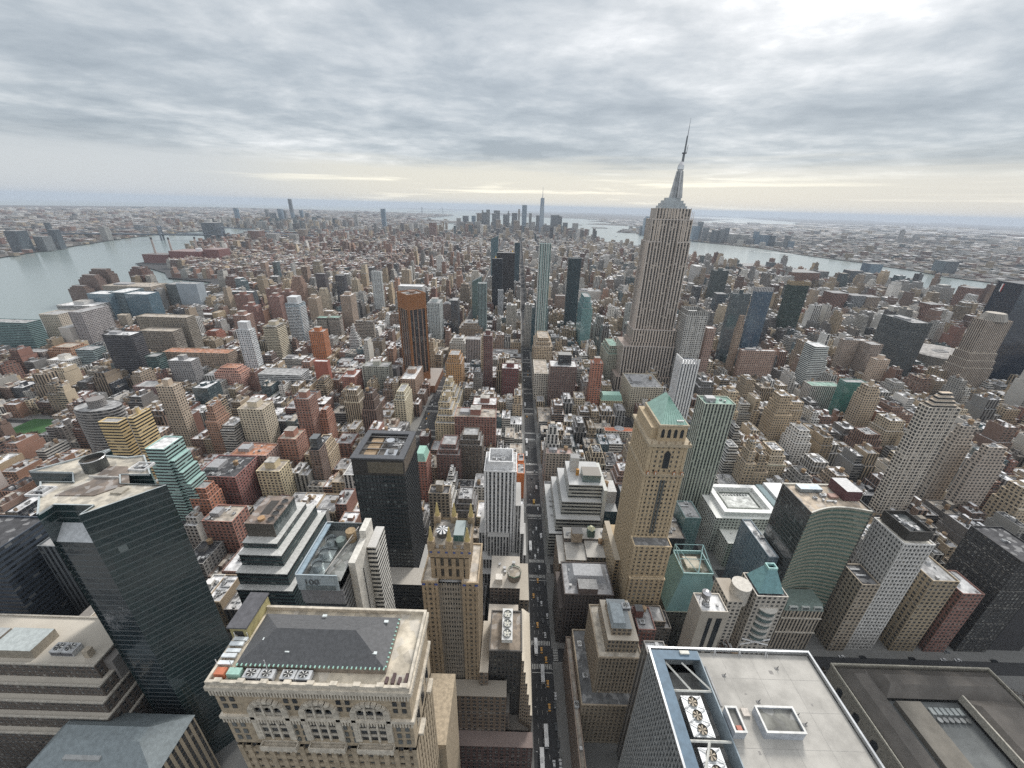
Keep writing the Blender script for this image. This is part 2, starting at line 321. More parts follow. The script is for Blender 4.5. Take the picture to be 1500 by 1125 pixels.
def sheet(name, polys, z, m, tint, cut=2500):
    bm = bmesh.new()
    for pl in polys:
        vs = [bm.verts.new((x, y, 0)) for x, y in pl]
        for tri in tessellate_polygon([[Vector((x, y, 0)) for x, y in pl]]):
            try: bm.faces.new([vs[i] for i in tri])
            except ValueError: pass
    for _ in range(7):
        e = [e for e in bm.edges if e.calc_length() > cut * max(1, e.verts[0].co.length / 14000)]
        if not e: break
        bmesh.ops.subdivide_edges(bm, edges=e, cuts=1); bmesh.ops.triangulate(bm, faces=[f for f in bm.faces if len(f.verts) > 3])
    for v in bm.verts: v.co.z = drop(v.co.x, v.co.y) + z
    for f in bm.faces:
        f.normal_update()
        if f.normal.z < 0: f.normal_flip()
    me = bpy.data.meshes.new(name); bm.to_mesh(me); bm.free()
    ca = me.color_attributes.new('tint', 'FLOAT_COLOR', 'CORNER'); a = np.ones((len(me.loops), 4), dtype=np.float32); a[:, :3] = tint; ca.data.foreach_set('color', a.ravel())
    me.materials.append(m); return tag(link(name, me), kind='structure')
m_water, t, b = material('river_water')
g_ = t.new('ShaderNodeNewGeometry').outputs['Position']
b.inputs['Base Color'].default_value = (.20, .245, .24, 1); b.inputs['Roughness'].default_value = .22; b.inputs['IOR'].default_value = 1.6
bu = t.new('ShaderNodeBump'); bu.inputs['Strength'].default_value = .14; bu.inputs['Distance'].default_value = 1.0
t.put(bu.inputs['Height'], t.noise(t.v('MULTIPLY', g_, (1, .5, 1)), .035, 8, .62)); t.l.new(bu.outputs[0], b.inputs['Normal'])
# water: one curved sheet to the horizon
mb = MB(); rs = [0] + [300 * 1.16 ** i for i in range(38)]; rs = [r_ for r_ in rs if r_ < 76000] + [76000]; na = 96
for i in range(len(rs) - 1):
    for j in range(na):
        a0, a1 = 2 * math.pi * j / na, 2 * math.pi * (j + 1) / na
        q = [(r_ * math.sin(a_), r_ * math.cos(a_)) for r_, a_ in ((rs[i], a0), (rs[i], a1), (rs[i + 1], a1), (rs[i + 1], a0))]
        if i == 0: q = q[1:]
        mb.face([(x, y, drop(x, y) - 4) for x, y in reversed(q)])
struct('water', mb, [m_water])
# far land: winter brown ground broken up by roofs too small to model
m_land, t, b = material('built_up_land'); g_ = t.new('ShaderNodeNewGeometry').outputs['Position']
v_ = t.new('ShaderNodeTexVoronoi'); t.put(v_.inputs['Vector'], t.v('MULTIPLY', g_, (1, 1, 0))); v_.inputs['Scale'].default_value = .028
cs = t.new('ShaderNodeSeparateColor'); t.put(cs.inputs[0], v_.outputs['Color'])
c_ = t.ramp(cs.outputs[0], [(0, (.04, .037, .034)), (.3, (.065, .054, .048)), (.62, (.095, .075, .066)), (.88, (.14, .13, .122)), (.96, (.30, .29, .285))], 'CONSTANT')
pk = t.ss(t.noise(g_, .0011, 4, .6), .60, .66); c_ = t.mix(pk, c_, (.065, .06, .045, 1))
t.put(b.inputs['Base Color'], t.mix(t.m('MULTIPLY', t.noise(g_, .0004, 3), .35), c_, (.085, .08, .07, 1))); b.inputs['Roughness'].default_value = .95
sheet('land', [LI, NJ, SI, SH] + ISL, 0, m_land, (.1, .1, .1))
asph = flat('asphalt', (.046, .047, .050), .9, sc=.15, amp=.35)
sheet('ground', [MAN], 0, asph, (.05, .05, .05))
sheet('bay', [[(8883, 20014), (6650, 12292), (5813, 8264), (6000, 6909), (6900, 7300), (6896, 9832), (8000, 13500), (10500, 20500)]], 6, m_water, (.1, .1, .1), 1500)
# low hills along the far right horizon
mb = MB()
for i in range(60):
    def hp(k_, f): a_ = rad(22 + k_ * 1.0); r_ = 44000 + 5000 * f; return (r_ * math.sin(a_), r_ * math.cos(a_), drop(r_, 0) + (60 + 45 * math.sin(k_ * .9) + 30 * math.sin(k_ * 2.3)) * (f == 1))
    mb.face([hp(i, 0), hp(i + 1, 0), hp(i + 1, 1), hp(i, 1)]); mb.face([hp(i, 1), hp(i + 1, 1), hp(i + 1, 2), hp(i, 2)])
struct('hills', mb, [m_land])

def inside(x, y, poly):
    r_ = False; j = len(poly) - 1
    for i in range(len(poly)):
        xi, yi = poly[i]; xj, yj = poly[j]
        if (yi > y) != (yj > y) and x < (xj - xi) * (y - yi) / (yj - yi) + xi: r_ = not r_
        j = i
    return r_
# sidewalk blocks between the avenues and cross streets
pv = flat('sidewalk_concrete', (.20, .20, .195), .9, sc=.3, amp=.2)
mb = MB(); BLK = []
for i in range(len(AX) - 1):
    for n in range(-4, 78):
        x0, x1 = AX[i][0] + AX[i][1] - 4.5, AX[i + 1][0] - AX[i + 1][1] + 4.5; y0, y1 = S(n) + 5, S(n + 1) - 5
        if not all(inside(x, y, MAN) for x in (x0, x1) for y in (y0, y1)): continue
        if n == -1 and x0 > 180 and x1 < 490: y0 = S(-3) + 5; 
        if n in (-2, -3) and x0 > 180 and x1 < 490: continue
        BLK.append((x0, x1, y0, y1, n, i))
        if n > 30: continue
        z = drop((x0 + x1) / 2, y0)
        mb.box(x0, x1, y0, y1, z - .4, z + .16)
struct('pavement', mb, [pv])
# road paint: crosswalks, lane dashes, stop lines
mk = flat('road_paint', (.55, .55, .53), .8, sc=2, amp=.2); mb = MB()
for ax, hw in [(27.5, 8), (-128, 16), (183, 10.5), (-284, 7), (-439, 10.5), (494, 10)]:
    for n in range(-2, 11):
        if n < 0 and abs(ax) > 200: continue
        for yy in (S(n) - 10.5, S(n) + 7.0):
            x = ax - hw + .6
            while x < ax + hw - .6: mb.box(x, x + .6, yy, yy + 3.6, .0, .02); x += 1.25
        mb.box(ax - hw + .5, ax + hw - .5, S(n) - 13.2, S(n) - 12.7, 0, .02)
        for side in (-1, 1):      # across the side street
            y = S(n) - 4.2
            while y < S(n) + 4.4: mb.box(ax + side * (hw + 2.8) - 1.8, ax + side * (hw + 2.8) + 1.8, y, y + .55, 0, .02); y += 1.2
        y = S(n) + 16
        while y < S(n + 1) - 16:
            for k_ in range(1, int(hw * 2 / 3.3)):
                mb.box(ax - hw + k_ * 3.3 - .08, ax - hw + k_ * 3.3 + .08, y, y + 2.6, 0, .02)
            y += 8
struct('road_markings', mb, [mk])
gr = flat('playing_field_grass', (.035, .10, .03), .95, sc=.06, amp=.3)

# ================================================================== NEAR LANDMARKS, each to its own measurements
def relief(B, x0, x1, y0, y1, z0, z1, t, nbx, nby, nf, pf=.42, sf=.42, d=.5, faces='NWE', core=(.05, .055, .06), panes=0, rt=(.33, .33, .33), cap=1.2, cw=None, gl=None, st=None, par=True, rf=True):
    """real piers and spandrels standing proud of a glazed core; single panes are parts of their own"""
    W = B.p('wall', MS); G = B.p('glazing', gl or GLASSCORE); z2 = z1 - cap; bw = (x1 - x0) / nbx; bd = (y1 - y0) / nby; fh = (z2 - z0) / nf
    cw = cw or min(bw, bd) * pf * .8 + .3; st = st or tuple(q * .93 for q in t)
    G.prism([(x0 + d, y0 + d), (x1 - d, y0 + d), (x1 - d, y1 - d), (x0 + d, y1 - d)], z0, z2 + .1, core, bw, fh, top=False)
    for cx in (x0, x1 - cw):
        for cy_ in (y0, y1 - cw): W.box(cx, cx + cw, cy_, cy_ + cw, z0, z2, t, top=False)
    def run(ax, a0, a1, nb, fa):
        wv = (a1 - a0) / nb * pf / 2
        for i in range(1, nb):
            c = a0 + (a1 - a0) * i / nb
            if ax == 'x': W.box(c - wv, c + wv, min(fa, fa + d * sg), max(fa, fa + d * sg), z0, z2, t, top=False)
            else: W.box(min(fa, fa + d * sg), max(fa, fa + d * sg), c - wv, c + wv, z0, z2, t, top=False)
        for j in range(nf):
            za = z0 + j * fh; zb = za + fh * sf; f0, f1 = sorted((fa + .14 * sg, fa + d * sg))
            if ax == 'x': W.box(a0 + cw, a1 - cw, f0, f1, za, zb, st)
            else: W.box(f0, f1, a0 + cw, a1 - cw, za, zb, st)
    if 'N' in faces: sg = 1; run('x', x0, x1, nbx, y0)
    if 'E' in faces: sg = 1; run('y', y0, y1, nby, x0)
    if 'W' in faces: sg = -1; run('y', y0, y1, nby, x1)
    W.box(x0 + cw, x1 - cw, y1 - d, y1 - .05, z0, z2, t, top=False)
    if 'E' not in faces: W.box(x0 + .05, x0 + d, y0 + cw, y1 - cw, z0, z2, t, top=False)
    if 'W' not in faces: W.box(x1 - d, x1 - .05, y0 + cw, y1 - cw, z0, z2, t, top=False)
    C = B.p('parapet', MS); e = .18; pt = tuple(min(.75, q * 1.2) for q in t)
    if par:
        for a in ((x0 - e, x1 + e, y0 - e, y0 + .5), (x0 - e, x1 + e, y1 - .5, y1 + e), (x0 - e, x0 + .5, y0 + .5, y1 - .5), (x1 - .5, x1 + e, y0 + .5, y1 - .5)): C.box(*a, z2, z1, pt, bot=True)
    if rf: B.p('roof', MR).face([(x0 + .5, y0 + .5, z1 - .8), (x1 - .5, y0 + .5, z1 - .8), (x1 - .5, y1 - .5, z1 - .8), (x0 + .5, y1 - .5, z1 - .8)], None, rt)
    if panes:
        pw, ph = bw * (1 - pf) * .92, fh * (1 - sf) * .9
        mbp = MB(); mbp.face([(-pw / 2, 0, 0), (pw / 2, 0, 0), (pw / 2, 0, ph), (-pw / 2, 0, ph)]); mbp.face([(-pw / 2, -.05, ph * .48), (pw / 2, -.05, ph * .48), (pw / 2, -.05, ph * .53), (-pw / 2, -.05, ph * .53)])
        mes = [mbp.mesh('window', [m]) for m in PANES]; c = 0
        for j in range(nf - 1, -1, -1):
            for i in range(nbx):
                if c >= panes: return
                B.inst('window', R.choices(mes, (5, 3, 1.6, 3))[0], (x0 + (i + .5) * bw, y0 + d - .1, z0 + j * fh + fh * sf + ph * .05)); c += 1
def ring(mb, x0, x1, y0, y1, z0, z1, w_, t):
    for a in ((x0, x1, y0, y0 + w_), (x0, x1, y1 - w_, y1), (x0, x0 + w_, y0 + w_, y1 - w_), (x1 - w_, x1, y0 + w_, y1 - w_)): mb.box(*a, z0, z1, t, bot=True)
def deck(B, x0, x1, y0, y1, z, t): B.p('roof', MR).face([(x0, y0, z), (x1, y0, z), (x1, y1, z), (x0, y1, z)], None, t)

# --- 1 arched stone tower with the slate hip roof, nearest of all
B = Bld('office_tower', 'tan stone tower with big arches and dark hipped slate roof, bottom foreground', 'building', -51, 80)
T1 = (.39, .32, .23); TL = (.56, .51, .43)
keep(-80, -20, 50, 112)
relief(B, -77, -25, 61, 82, 60, 171, T1, 17, 8, 29, .5, .45, .7, 'NWE', panes=100, par=False)
W = B.p('wall', MS); TR = B.p('stone_trim', MS)
W.box(-76.9, -25.1, 61.1, 81.9, 171, 198, T1, top=False)
B.p('lower_wing', MS).box(-76, -22.5, 84, 110, 0, 120, T1)
TR.box(-77.6, -24.4, 60.4, 82.6, 184.2, 185.4, TL, bot=True); TR.box(-77.8, -24.2, 60.2, 82.8, 197.2, 198.8, TL, bot=True)
for i in range(66):      # little corbels under both cornices
    x = -77 + i * .795
    TR.box(x, x + .4, 60.35, 61.1, 182.6, 184.2, TL); TR.box(x, x + .4, 60.15, 61.1, 195.4, 197.2, TL)
for i in range(26):
    y = 61.5 + i * .8; TR.box(-25.1, -24.35, y, y + .4, 195.4, 197.2, TL); TR.box(-25.1, -24.5, y, y + .4, 182.6, 184.2, TL)
def arch(cx, zb, zs, r, n=11):
    G = B.q('arch_window', PANES[0]); A = B.q('arch', MS)
    pts = [(cx - r, zb), (cx + r, zb)] + [(cx + r * math.cos(a_), zs + r * math.sin(a_)) for a_ in [math.pi * i / 14 for i in range(15)]]
    G.face([(x, 60.98, z) for x, z in pts])
    for i in range(n):
        a0, a1 = math.pi * (i + .08) / n, math.pi * (i + .92) / n; ro, ri = r + 1.25, r - .1
        q = [(cx + rr * math.cos(aa), zs + rr * math.sin(aa)) for rr, aa in ((ri, a0), (ro, a0), (ro, a1), (ri, a1))]
        A.face([(x, 60.35, z) for x, z in reversed(q)], None, TL if i % 2 else tuple(v * .8 for v in TL))
        for a_, b_ in ((0, 1), (1, 2), (2, 3), (3, 0)): A.face([(q[a_][0], 60.35, q[a_][1]), (q[b_][0], 60.35, q[b_][1]), (q[b_][0], 61.1, q[b_][1]), (q[a_][0], 61.1, q[a_][1])], None, TL)
    for i in (-1, 0, 1, 2):          # tracery mullions and sub arches
        x = cx + (i - .5) * r * .62; zt = zs + math.sqrt(max(.1, r * r - (x - cx) ** 2)) - .2
        A.box(x - .28, x + .28, 60.5, 61.05, zb, min(zt, zs + r * .75), TL)
    for z in np.arange(zb + 2.2, zs + r * .5, 3.1): A.box(cx - r + .1, cx + r - .1, 60.75, 61.03, z, z + .9, tuple(v * .8 for v in TL))
    A.box(cx - r - 1.2, cx - r, 60.4, 61.05, zb, zs, TL); A.box(cx + r, cx + r + 1.2, 60.4, 61.05, zb, zs, TL)
    for s_ in (-1, 1):
        for i in range(3):
            a_ = math.pi * (.5 + s_ * .0) ; px_ = cx + (i - 1) * r * .62
            A.box(px_ - .35, px_ + .35, 60.45, 60.95, zs + r * .30, zs + r * .42, TL)
for cx in (-63.8, -50, -36.2): 
    arch(cx, 174.5, 187.6, 4.2)
    BC = B.q('balcony', MS); BC.box(cx - 5.2, cx + 5.2, 59.4, 61.2, 170.6, 171.4, TL, bot=True); ring(BC, cx - 5.2, cx + 5.2, 59.4, 61.2, 171.4, 172.6, .25, TL)
    for j in range(8): BC.box(cx - 4.8 + j * 1.3, cx - 4.4 + j * 1.3, 59.6, 60.9, 169.6, 170.6, TL)
for cx in (-73.8, -57, -43, -28):
    for z in (191.5, 188.4): 
        for s_ in (-1, 1): B.q('small_window', PANES[0]).box(cx + s_ * 1.2 - .6, cx + s_ * 1.2 + .6, 60.9, 61.0, z, z + 1.8)
    for z in (179.5, 176.2, 173): 
        for s_ in (-1, 1): B.q('small_window', PANES[3]).box(cx + s_ * 1.2 - .6, cx + s_ * 1.2 + .6, 60.9, 61.0, z, z + 2)
for yy in (66, 71.5, 77): B.q('small_window', PANES[0]).box(-25.1, -24.98, yy - 1.4, yy + 1.4, 174, 181); 
for yy in (66, 77): TR.box(-25, -23.6, yy - 2, yy + 2, 171, 172, TL)
deck(B, -77, -25, 61, 82, 198.9, (.60, .54, .44))
PA = B.p('parapet', MS); ring(PA, -77.4, -24.6, 60.6, 82.4, 198.8, 200.4, .7, (.55, .50, .42))
for i in range(9): PA.box(-75 + i * 6, -73.2 + i * 6, 60.5, 61.5, 200.4, 201, TL)
HR = B.p('hip_roof', tinted('slate', .8, 1.15, .7, 1.1)); sl = (.095, .097, .102)
ev = [(-71.6, 64.6), (-31.9, 64.6), (-31.9, 79), (-71.6, 79)]; rg = [(-63.3, 71.5), (-41.5, 71.5)]
B.p('attic_wall', MS).prism(ev, 198.9, 201.2, (.22, .19, .16), top=False)
E_ = [(*q, 201.2) for q in ev]; G_ = [(*q, 206.2) for q in rg]
for f in ([E_[0], E_[1], G_[1], G_[0]], [E_[1], E_[2], G_[1]], [E_[2], E_[3], G_[0], G_[1]], [E_[3], E_[0], G_[0]]): HR.face(f, None, sl)
MT = B.p('eave_markers', MP)
for i in range(33): MT.box(-71.4 + i * 1.22, -71.05 + i * 1.22, 64.3, 64.9, 201.1, 201.4, (.30, .50, .43))
for i in range(12): MT.box(-32.1, -31.6, 65 + i * 1.2, 65.35 + i * 1.2, 201.1, 201.4, (.30, .50, .43))
for x, y, z in ((-66.5, 69.2, 204.1), (-59.5, 67.0, 202.8), (-35.5, 76, 203), (-36, 67.2, 202.8), (-54, 77.3, 202.8)): B.q('skylight', MP).box(x, x + 1.2, y, y + .7, z, z + .35, (.65, .70, .70))
for i in range(4): 
    o = B.inst('cooling_unit', UNIT, (-66.5 + i * 4.1 + (i > 1) * 1.5, 62.9, 199), 0, (.95, .7, .8)); link('fan', FAN, o)
bx = B.p('orange_box', MP); bx.box(-76, -73.4, 62.2, 64, 199, 201, (.50, .17, .09))
B.p('mint_box', MP).box(-72.8, -69.4, 62.3, 64, 199, 201, (.33, .52, .45))
for i in range(4): B.q('dark_bench', MP).box(-31.5 + i * 1.7, -30.7 + i * 1.7, 62, 63.6 + (i % 2), 199, 199.8, (.08, .05, .05))
pn = B.q('penthouse', MS); pn.box(-78.5, -73.6, 73, 83.5, 199, 203.4, (.36, .32, .16)); pn.box(-78.9, -73.2, 72.6, 83.9, 203.4, 203.9, (.10, .10, .11)); B.q('penthouse', MS).box(-77.3, -74.9, 72.9, 73.0, 199.4, 202, (.03, .03, .03))
for i in range(5): B.p('rack', MP).box(-77, -73.2, 65 + i * 1.6, 66 + i * 1.6, 200 + .5 * (i % 2), 200.5 + .5 * (i % 2), (.62, .66, .68), bot=True)
for y in (65, 72.4): 
    for x in (-77, -73.3): B.p('rack', MP).bar((x, y, 199), (x, y, 202.3), .08, (.7, .7, .7))
B.p('flagpole', MP).bar((-61.5, 62.5, 199), (-61.5, 62.5, 207), .09, (.6, .6, .6))
B.done()

# --- 2 dark faceted glass tower
GB = facade('dark_banded_glass', 1, .84, 'R', True, pale=.004)
B = Bld('glass_tower', 'dark navy glass tower with faceted pale roof, lower left', 'building', -196, 148)
PL = [(-232.4, 153.7), (-211.5, 154.1), (-203.8, 146.7), (-218.9, 146.5), (-197, 125.5), (-196.9, 131.7), (-179.2, 132), (-179.7, 125.8), (-159.8, 146.7), (-181.2, 146.7), (-187.6, 153.7), (-173.6, 154.3), (-189.8, 169.6), (-196.7, 167.5), (-212.5, 168.5), (-211.9, 174.2)]
B.p('wall', GB).prism(PL, 0, 192, (.012, .032, .034), 3, 3.7, top=False)
for q, zt in (([(-196.9, 126.5), (-179.5, 126.5), (-179.2, 132), (-196.9, 131.7)], 176), ([(-181, 146.5), (-166, 146.9), (-173.6, 154.3), (-187.6, 153.7)], 176), ([(-211.5, 154.1), (-226, 154), (-218.9, 146.9), (-204, 146.9)], 182)):
    B.q('recess_wall', GB).prism(q, 0, zt, (.010, .020, .026), 3, 3.7, top=False)
    B.q('sloping_ledge', MP).face([(*q[0], zt), (*q[1], zt), (q[2][0], q[2][1], zt + 6), (q[3][0], q[3][1], zt + 6)], None, (.46, .48, .50))
def inset(pl, d):
    c = Vector((sum(p[0] for p in pl) / len(pl), sum(p[1] for p in pl) / len(pl))); return [tuple(Vector(p) + (c - Vector(p)).normalized() * d) for p in pl]
B.p('roof', MR).face([(*p, 191.2) for p in PL], None, (.48, .44, .37)); IN = inset(PL, .7)
for i in range(len(PL)):
    j = (i + 1) % len(PL); B.p('parapet', MP).face([(*PL[i], 192), (*PL[j], 192), (*IN[j], 192), (*IN[i], 192)], None, (.42, .46, .47)); B.p('parapet', MP).face([(*IN[i], 192), (*IN[j], 192), (*IN[j], 191), (*IN[i], 191)], None, (.42, .46, .47))
rf = B.p('inner_roof', MR); rf.prism([(-203, 138), (-186, 138.5), (-178, 147.5), (-190, 160), (-200, 160), (-197, 148)], 191.2, 191.6, (.2, .16, .13), rt=(.20, .165, .14))
B.q('cooling_drum', MM).cyl(-203.5, 158, 191, 197.5, 4.6, n=24, t=(.14, .15, .15), top=False); B.q('cooling_drum', MM).cyl(-203.5, 158, 191, 195.5, 4.4, n=24, t=(.16, .14, .12)); B.p('rim', MM).cyl(-203.5, 158, 197.5, 197.8, 4.8, 4.5, 24, (.5, .5, .5), top=False)
for x, y in ((-211, 140), (-183, 160)):
    ring(B.q('roof_curb', MP), x - 4, x + 4, y - 3.2, y + 3.2, 191.2, 192.4, .5, (.6, .6, .6)); clutter(B, x - 3.6, x + 3.6, y - 3, y + 3, 191.3, 6)
B.p('window_rail', MP).box(-200, -186, 150.5, 151.1, 191.6, 192.6, (.45, .44, .42)); B.q('hatch', MP).box(-180, -175, 140, 144, 191.3, 192.1, (.34, .31, .26))
keep(-234, -158, 124, 176); B.done()

# --- 3 office with glass front screen and the number on it
B = Bld('office_tower', 'glass fronted office with number 100 and blank white slab flank', 'building', -95, 157)
keep(-108, -78, 138, 180)
B.p('wall', FM['R']).box(-105.5, -84.3, 141, 175, 0, 133, (.20, .21, .22), top=False); B.p('wall', FM['R']).box(-105.5, -84.3, 141, 175, 133, 134, (.2, .2, .2), top=False)
B.p('lower_band', MS).box(-105.8, -84, 140.4, 141, 124, 133, (.20, .20, .21)); B.p('roof', MR).face([(-105, 141, 139), (-84.5, 141, 139), (-84.5, 175, 139), (-105, 175, 139)], None, (.20, .21, .20))
scn = B.p('glass_screen', FM['G']); scn.box(-105.4, -84.8, 139, 139.5, 134.5, 145, (.36, .43, .47), 2, 2); scn.box(-105.8, -105.2, 139.6, 175, 134.5, 145, (.34, .40, .45), 2, 2); scn.box(-105, -84.6, 174.6, 175.2, 134.5, 145, (.1, .12, .13), 2, 2)
B.p('walkway', MP).box(-105.1, -102.8, 140, 174.5, 143.8, 144.4, (.26, .34, .40), bot=True)
wb = B.q('white_slab', MP); wb.box(-84.2, -80.6, 150.5, 178, 0, 141, (.66, .64, .59)); B.p('slab_slot', PANES[0]).box(-80.6, -80.5, 158, 158.8, 95, 128); wb.box(-84.2, -80.6, 168, 178, 141, 146, (.66, .64, .59))
B.p('striped_wing', FM['R']).box(-80.4, -75.4, 166, 182, 0, 136, (.66, .66, .64), rt=(.5, .5, .5))
for i in range(3):
    y = 146.5 + i * 8.2; B.q('cooling_platform', MM).box(-101.5, -93.5, y - 3.8, y + 3.8, 139, 141, (.25, .28, .28)); B.q('cooling_drum', MM).cyl(-98, y, 141, 145.2, 2.5, 2.9, 18, (.50, .54, .56), top=False); B.q('cooling_drum', MM).cyl(-98, y, 141, 143.2, 2.3, 2.3, 18, (.2, .22, .22))
B.q('roof_tank', MS).cyl(-89, 168, 139, 146, 2.7, 2.7, 16, (.30, .22, .13)); B.q('roof_tank', MS).cyl(-93, 163.5, 139, 144, 2.5, 2.5, 16, (.16, .20, .19)); B.q('roof_frame', MP).bar((-92, 142, 144), (-86, 172, 145), .2, (.4, .38, .36))
for k_ in range(5): B.q('roof_frame', MP).bar((-92, 144 + k_ * 6, 139), (-86, 150 + k_ * 5, 144), .18, (.35, .33, .3))
fc = text_mesh('number_sign', '100', 5.2, pane_mat('sign_metal', (.10, .11, .12)))
o = link('number_sign', fc, B.r, (-102 + 95, 138.8 - 157, 138.6)); o.rotation_euler = (rad(90), 0, 0)
B.p('sign_bar', FM['G']).box(-101.5, -86.5, 138.7, 138.95, 135, 138, (.12, .15, .16), 1, 1); B.done()

# --- 4 stepped glass office with four fans
B = Bld('office_tower', 'stepped dark glass office with white ledges and four roof fans', 'building', -165, 205); keep(-185, -142, 180, 250)
tb = (.05, .085, .09)
for x0, x1, y0, y1, z0, z1 in ((-182, -144.5, 184, 248, 0, 75), (-182, -148, 188, 246, 75, 86), (-181.5, -153, 194, 244, 86, 96), (-181.2, -158, 199.5, 240, 96, 101)):
    B.p('wall', FM['R']).box(x0, x1, y0, y1, z0, z1 - .5, tb, top=False); B.q('ledge', MP).box(x0 - .3, x1 + .3, y0 - .3, y1 + .3, z1 - .5, z1, (.62, .62, .60), bot=True)
B.p('wall', FM['G']).box(-180.6, -161.1, 205.4, 233, 101, 112, (.06, .09, .095), top=False); B.p('plant_front', MS).box(-180.6, -161.1, 205, 205.4, 101, 112, (.16, .14, .12)); B.p('roof', MR).box(-180.9, -160.9, 205, 233.3, 112, 112.6, (.24, .19, .16), bot=True)
for i in range(4): B.q('roof_fan', MM).cyl(-164.5, 209 + i * 6, 112.6, 113.6, 2.3, 2.3, 20, (.6, .6, .58), top=False); B.q('roof_fan', MM).cyl(-164.5, 209 + i * 6, 112.6, 113.1, 2.1, 2.1, 20, (.08, .08, .08))
B.q('roof_tank', MS).cyl(-171, 209, 112.6, 114.4, 2.3, 2.3, 18, (.45, .29, .16)); B.p('light_well', MP).box(-175, -169, 214, 228, 112.6, 112.9, (.05, .045, .04)); B.done()

# --- 5 black glass office with the recessed roof
B = Bld('office_tower', 'black glass office slab with recessed equipment roof, left of centre', 'building', -90, 238); keep(-112, -60, 200, 260)
bk = (.022, .026, .03)
relief(B, -107.5, -72.5, 220.5, 255.5, 0, 145, bk, 14, 14, 40, .10, .38, .35, 'NWE', core=(.03, .045, .05), rf=False, st=(.05, .052, .055), par=False)
LV = B.p('louvre_crown', tinted('black_louvre', .7, 1.3, .5, .8)); LV.box(-107.5, -72.5, 220.5, 255.5, 143.8, 157, (.045, .042, .04), top=False); LV.box(-97, -73, 220.3, 220.5, 146, 155, (.13, .115, .09)); LV.box(-72.5, -72.3, 222, 254, 146, 155, (.13, .11, .09))
ring(B.p('parapet', MP), -108, -72, 220, 256, 157, 158.2, 4.2, (.085, .09, .10)); B.p('roof', MR).face([(-107, 221, 153), (-73, 221, 153), (-73, 255, 153), (-107, 255, 153)], None, (.12, .11, .10))
for i in range(3): B.q('orange_duct', MP).box(-102, -94, 228 + i * 8, 233 + i * 8, 153, 155.5, (.33, .24, .15)); 
for i in range(4): B.q('roof_beam', MM).box(-104, -76, 225 + i * 8, 225.5 + i * 8, 156.6, 157.2, (.3, .3, .3), bot=True)
B.q('roof_beam', MM).box(-92, -91.5, 224, 252, 156.2, 156.6, (.3, .3, .3), bot=True); B.q('cooling_drum', MM).cyl(-88, 245, 153, 157, 3, 3, 18, (.55, .57, .6)); B.q('plant_unit', MM).box(-87, -79, 226, 233, 153, 157, (.5, .52, .55)); B.q('cooling_drum', MM).cyl(-83, 229.5, 157, 158, 2.2, 2.2, 16, (.25, .25, .25)); clutter(B, -90, -76, 234, 252, 153, 8)
B.q('podium', FM['R']).box(-107, -60, 205, 220, 0, 58, (.05, .055, .06), rt=(.42, .40, .37)); B.q('podium', FM['R']).box(-72, -58, 220.5, 255, 0, 46, (.05, .055, .06), rt=(.45, .45, .44)); B.done()

# --- 6 twin winged brick tower with gilded pinnacles
B = Bld('office_tower', 'brown brick art deco tower with gilded pinnacles and blue tile corners', 'building', -29, 150); keep(-46, 22, 128, 172)
TB = (.345, .27, .185); TG = (.30, .27, .23)
for x0, x1, f in ((-42.6, -34.6, 'NE'), (-22.6, -14.6, 'NW')): relief(B, x0, x1, 138, 163, 0, 144.5, TB, 3 if f == 'NE' else 3, 8, 40, .5, .5, .5, f, rt=(.62, .55, .46))
relief(B, -34.6, -22.6, 139.3, 163.5, 0, 143, TG, 9, 8, 40, .42, .5, .6, 'N', panes=99, par=False)
relief(B, -38, -19.2, 140.6, 160, 143, 158.5, TB, 5, 5, 2, .55, .2, .9, 'NWE', par=False)
W = B.p('wall', MS); W.box(-38.6, -18.6, 140, 160.6, 158.5, 163, TB); W.box(-37.6, -19.6, 141.3, 159.4, 163, 165.4, TB, top=False)
for x in (-37.3, -28.6, -19.9):
    for y in (142, 158.5):
        W.box(x - 1.6, x + 1.6, y - 1.6, y + 1.6, 163, 168, TB); B.q('pinnacle', tinted('gilded_terracotta', .75, 1.2, .5, 1.5)).cyl(x, y, 168, 175.5, 1.35, .35, 8, (.46, .37, .17)); B.q('finial', MP).cyl(x, y, 175.5, 176.3, .35, .02, 6, (.7, .6, .3))
for x, y in ((-42.6, 137.94), (-36.4, 137.94), (-22.4, 137.94), (-16.4, 137.94)): B.q('blue_tile', MP).box(x + .2, x + 1.7, y - .06, y + .05, 141.8, 143.3, (.05, .09, .30))
for i in range(6): B.q('blue_tile', MP).box(-37.8 + i * 3.7, -36.6 + i * 3.7, 139.9, 140.0, 161.3, 162.4, (.06, .10, .28))
for x in (-35, -31.4, -26.6, -23): B.q('stone_panel', MP).box(x, x + 1.4, 141.1, 141.3, 163.2, 165.2, (.36, .35, .34))
UM = B.p('striped_vent', MP)
for i in range(16):
    a0, a1 = 2 * math.pi * i / 16, 2 * math.pi * (i + 1) / 16; UM.face([(-33, 149, 168.2), (-33 + 3 * math.cos(a0), 149 + 3 * math.sin(a0), 167.2), (-33 + 3 * math.cos(a1), 149 + 3 * math.sin(a1), 167.2)], None, (.7, .7, .7) if i % 2 else (.04, .05, .06))
UM.cyl(-33, 149, 164, 167.2, 2.7, 2.7, 16, (.1, .1, .1), top=False); B.p('glass_box', FM['G']).box(-27, -22, 145, 155, 164, 168, (.06, .16, .15), rt=(.25, .3, .3)); deck(B, -38, -19, 141, 160, 164, (.25, .23, .2))
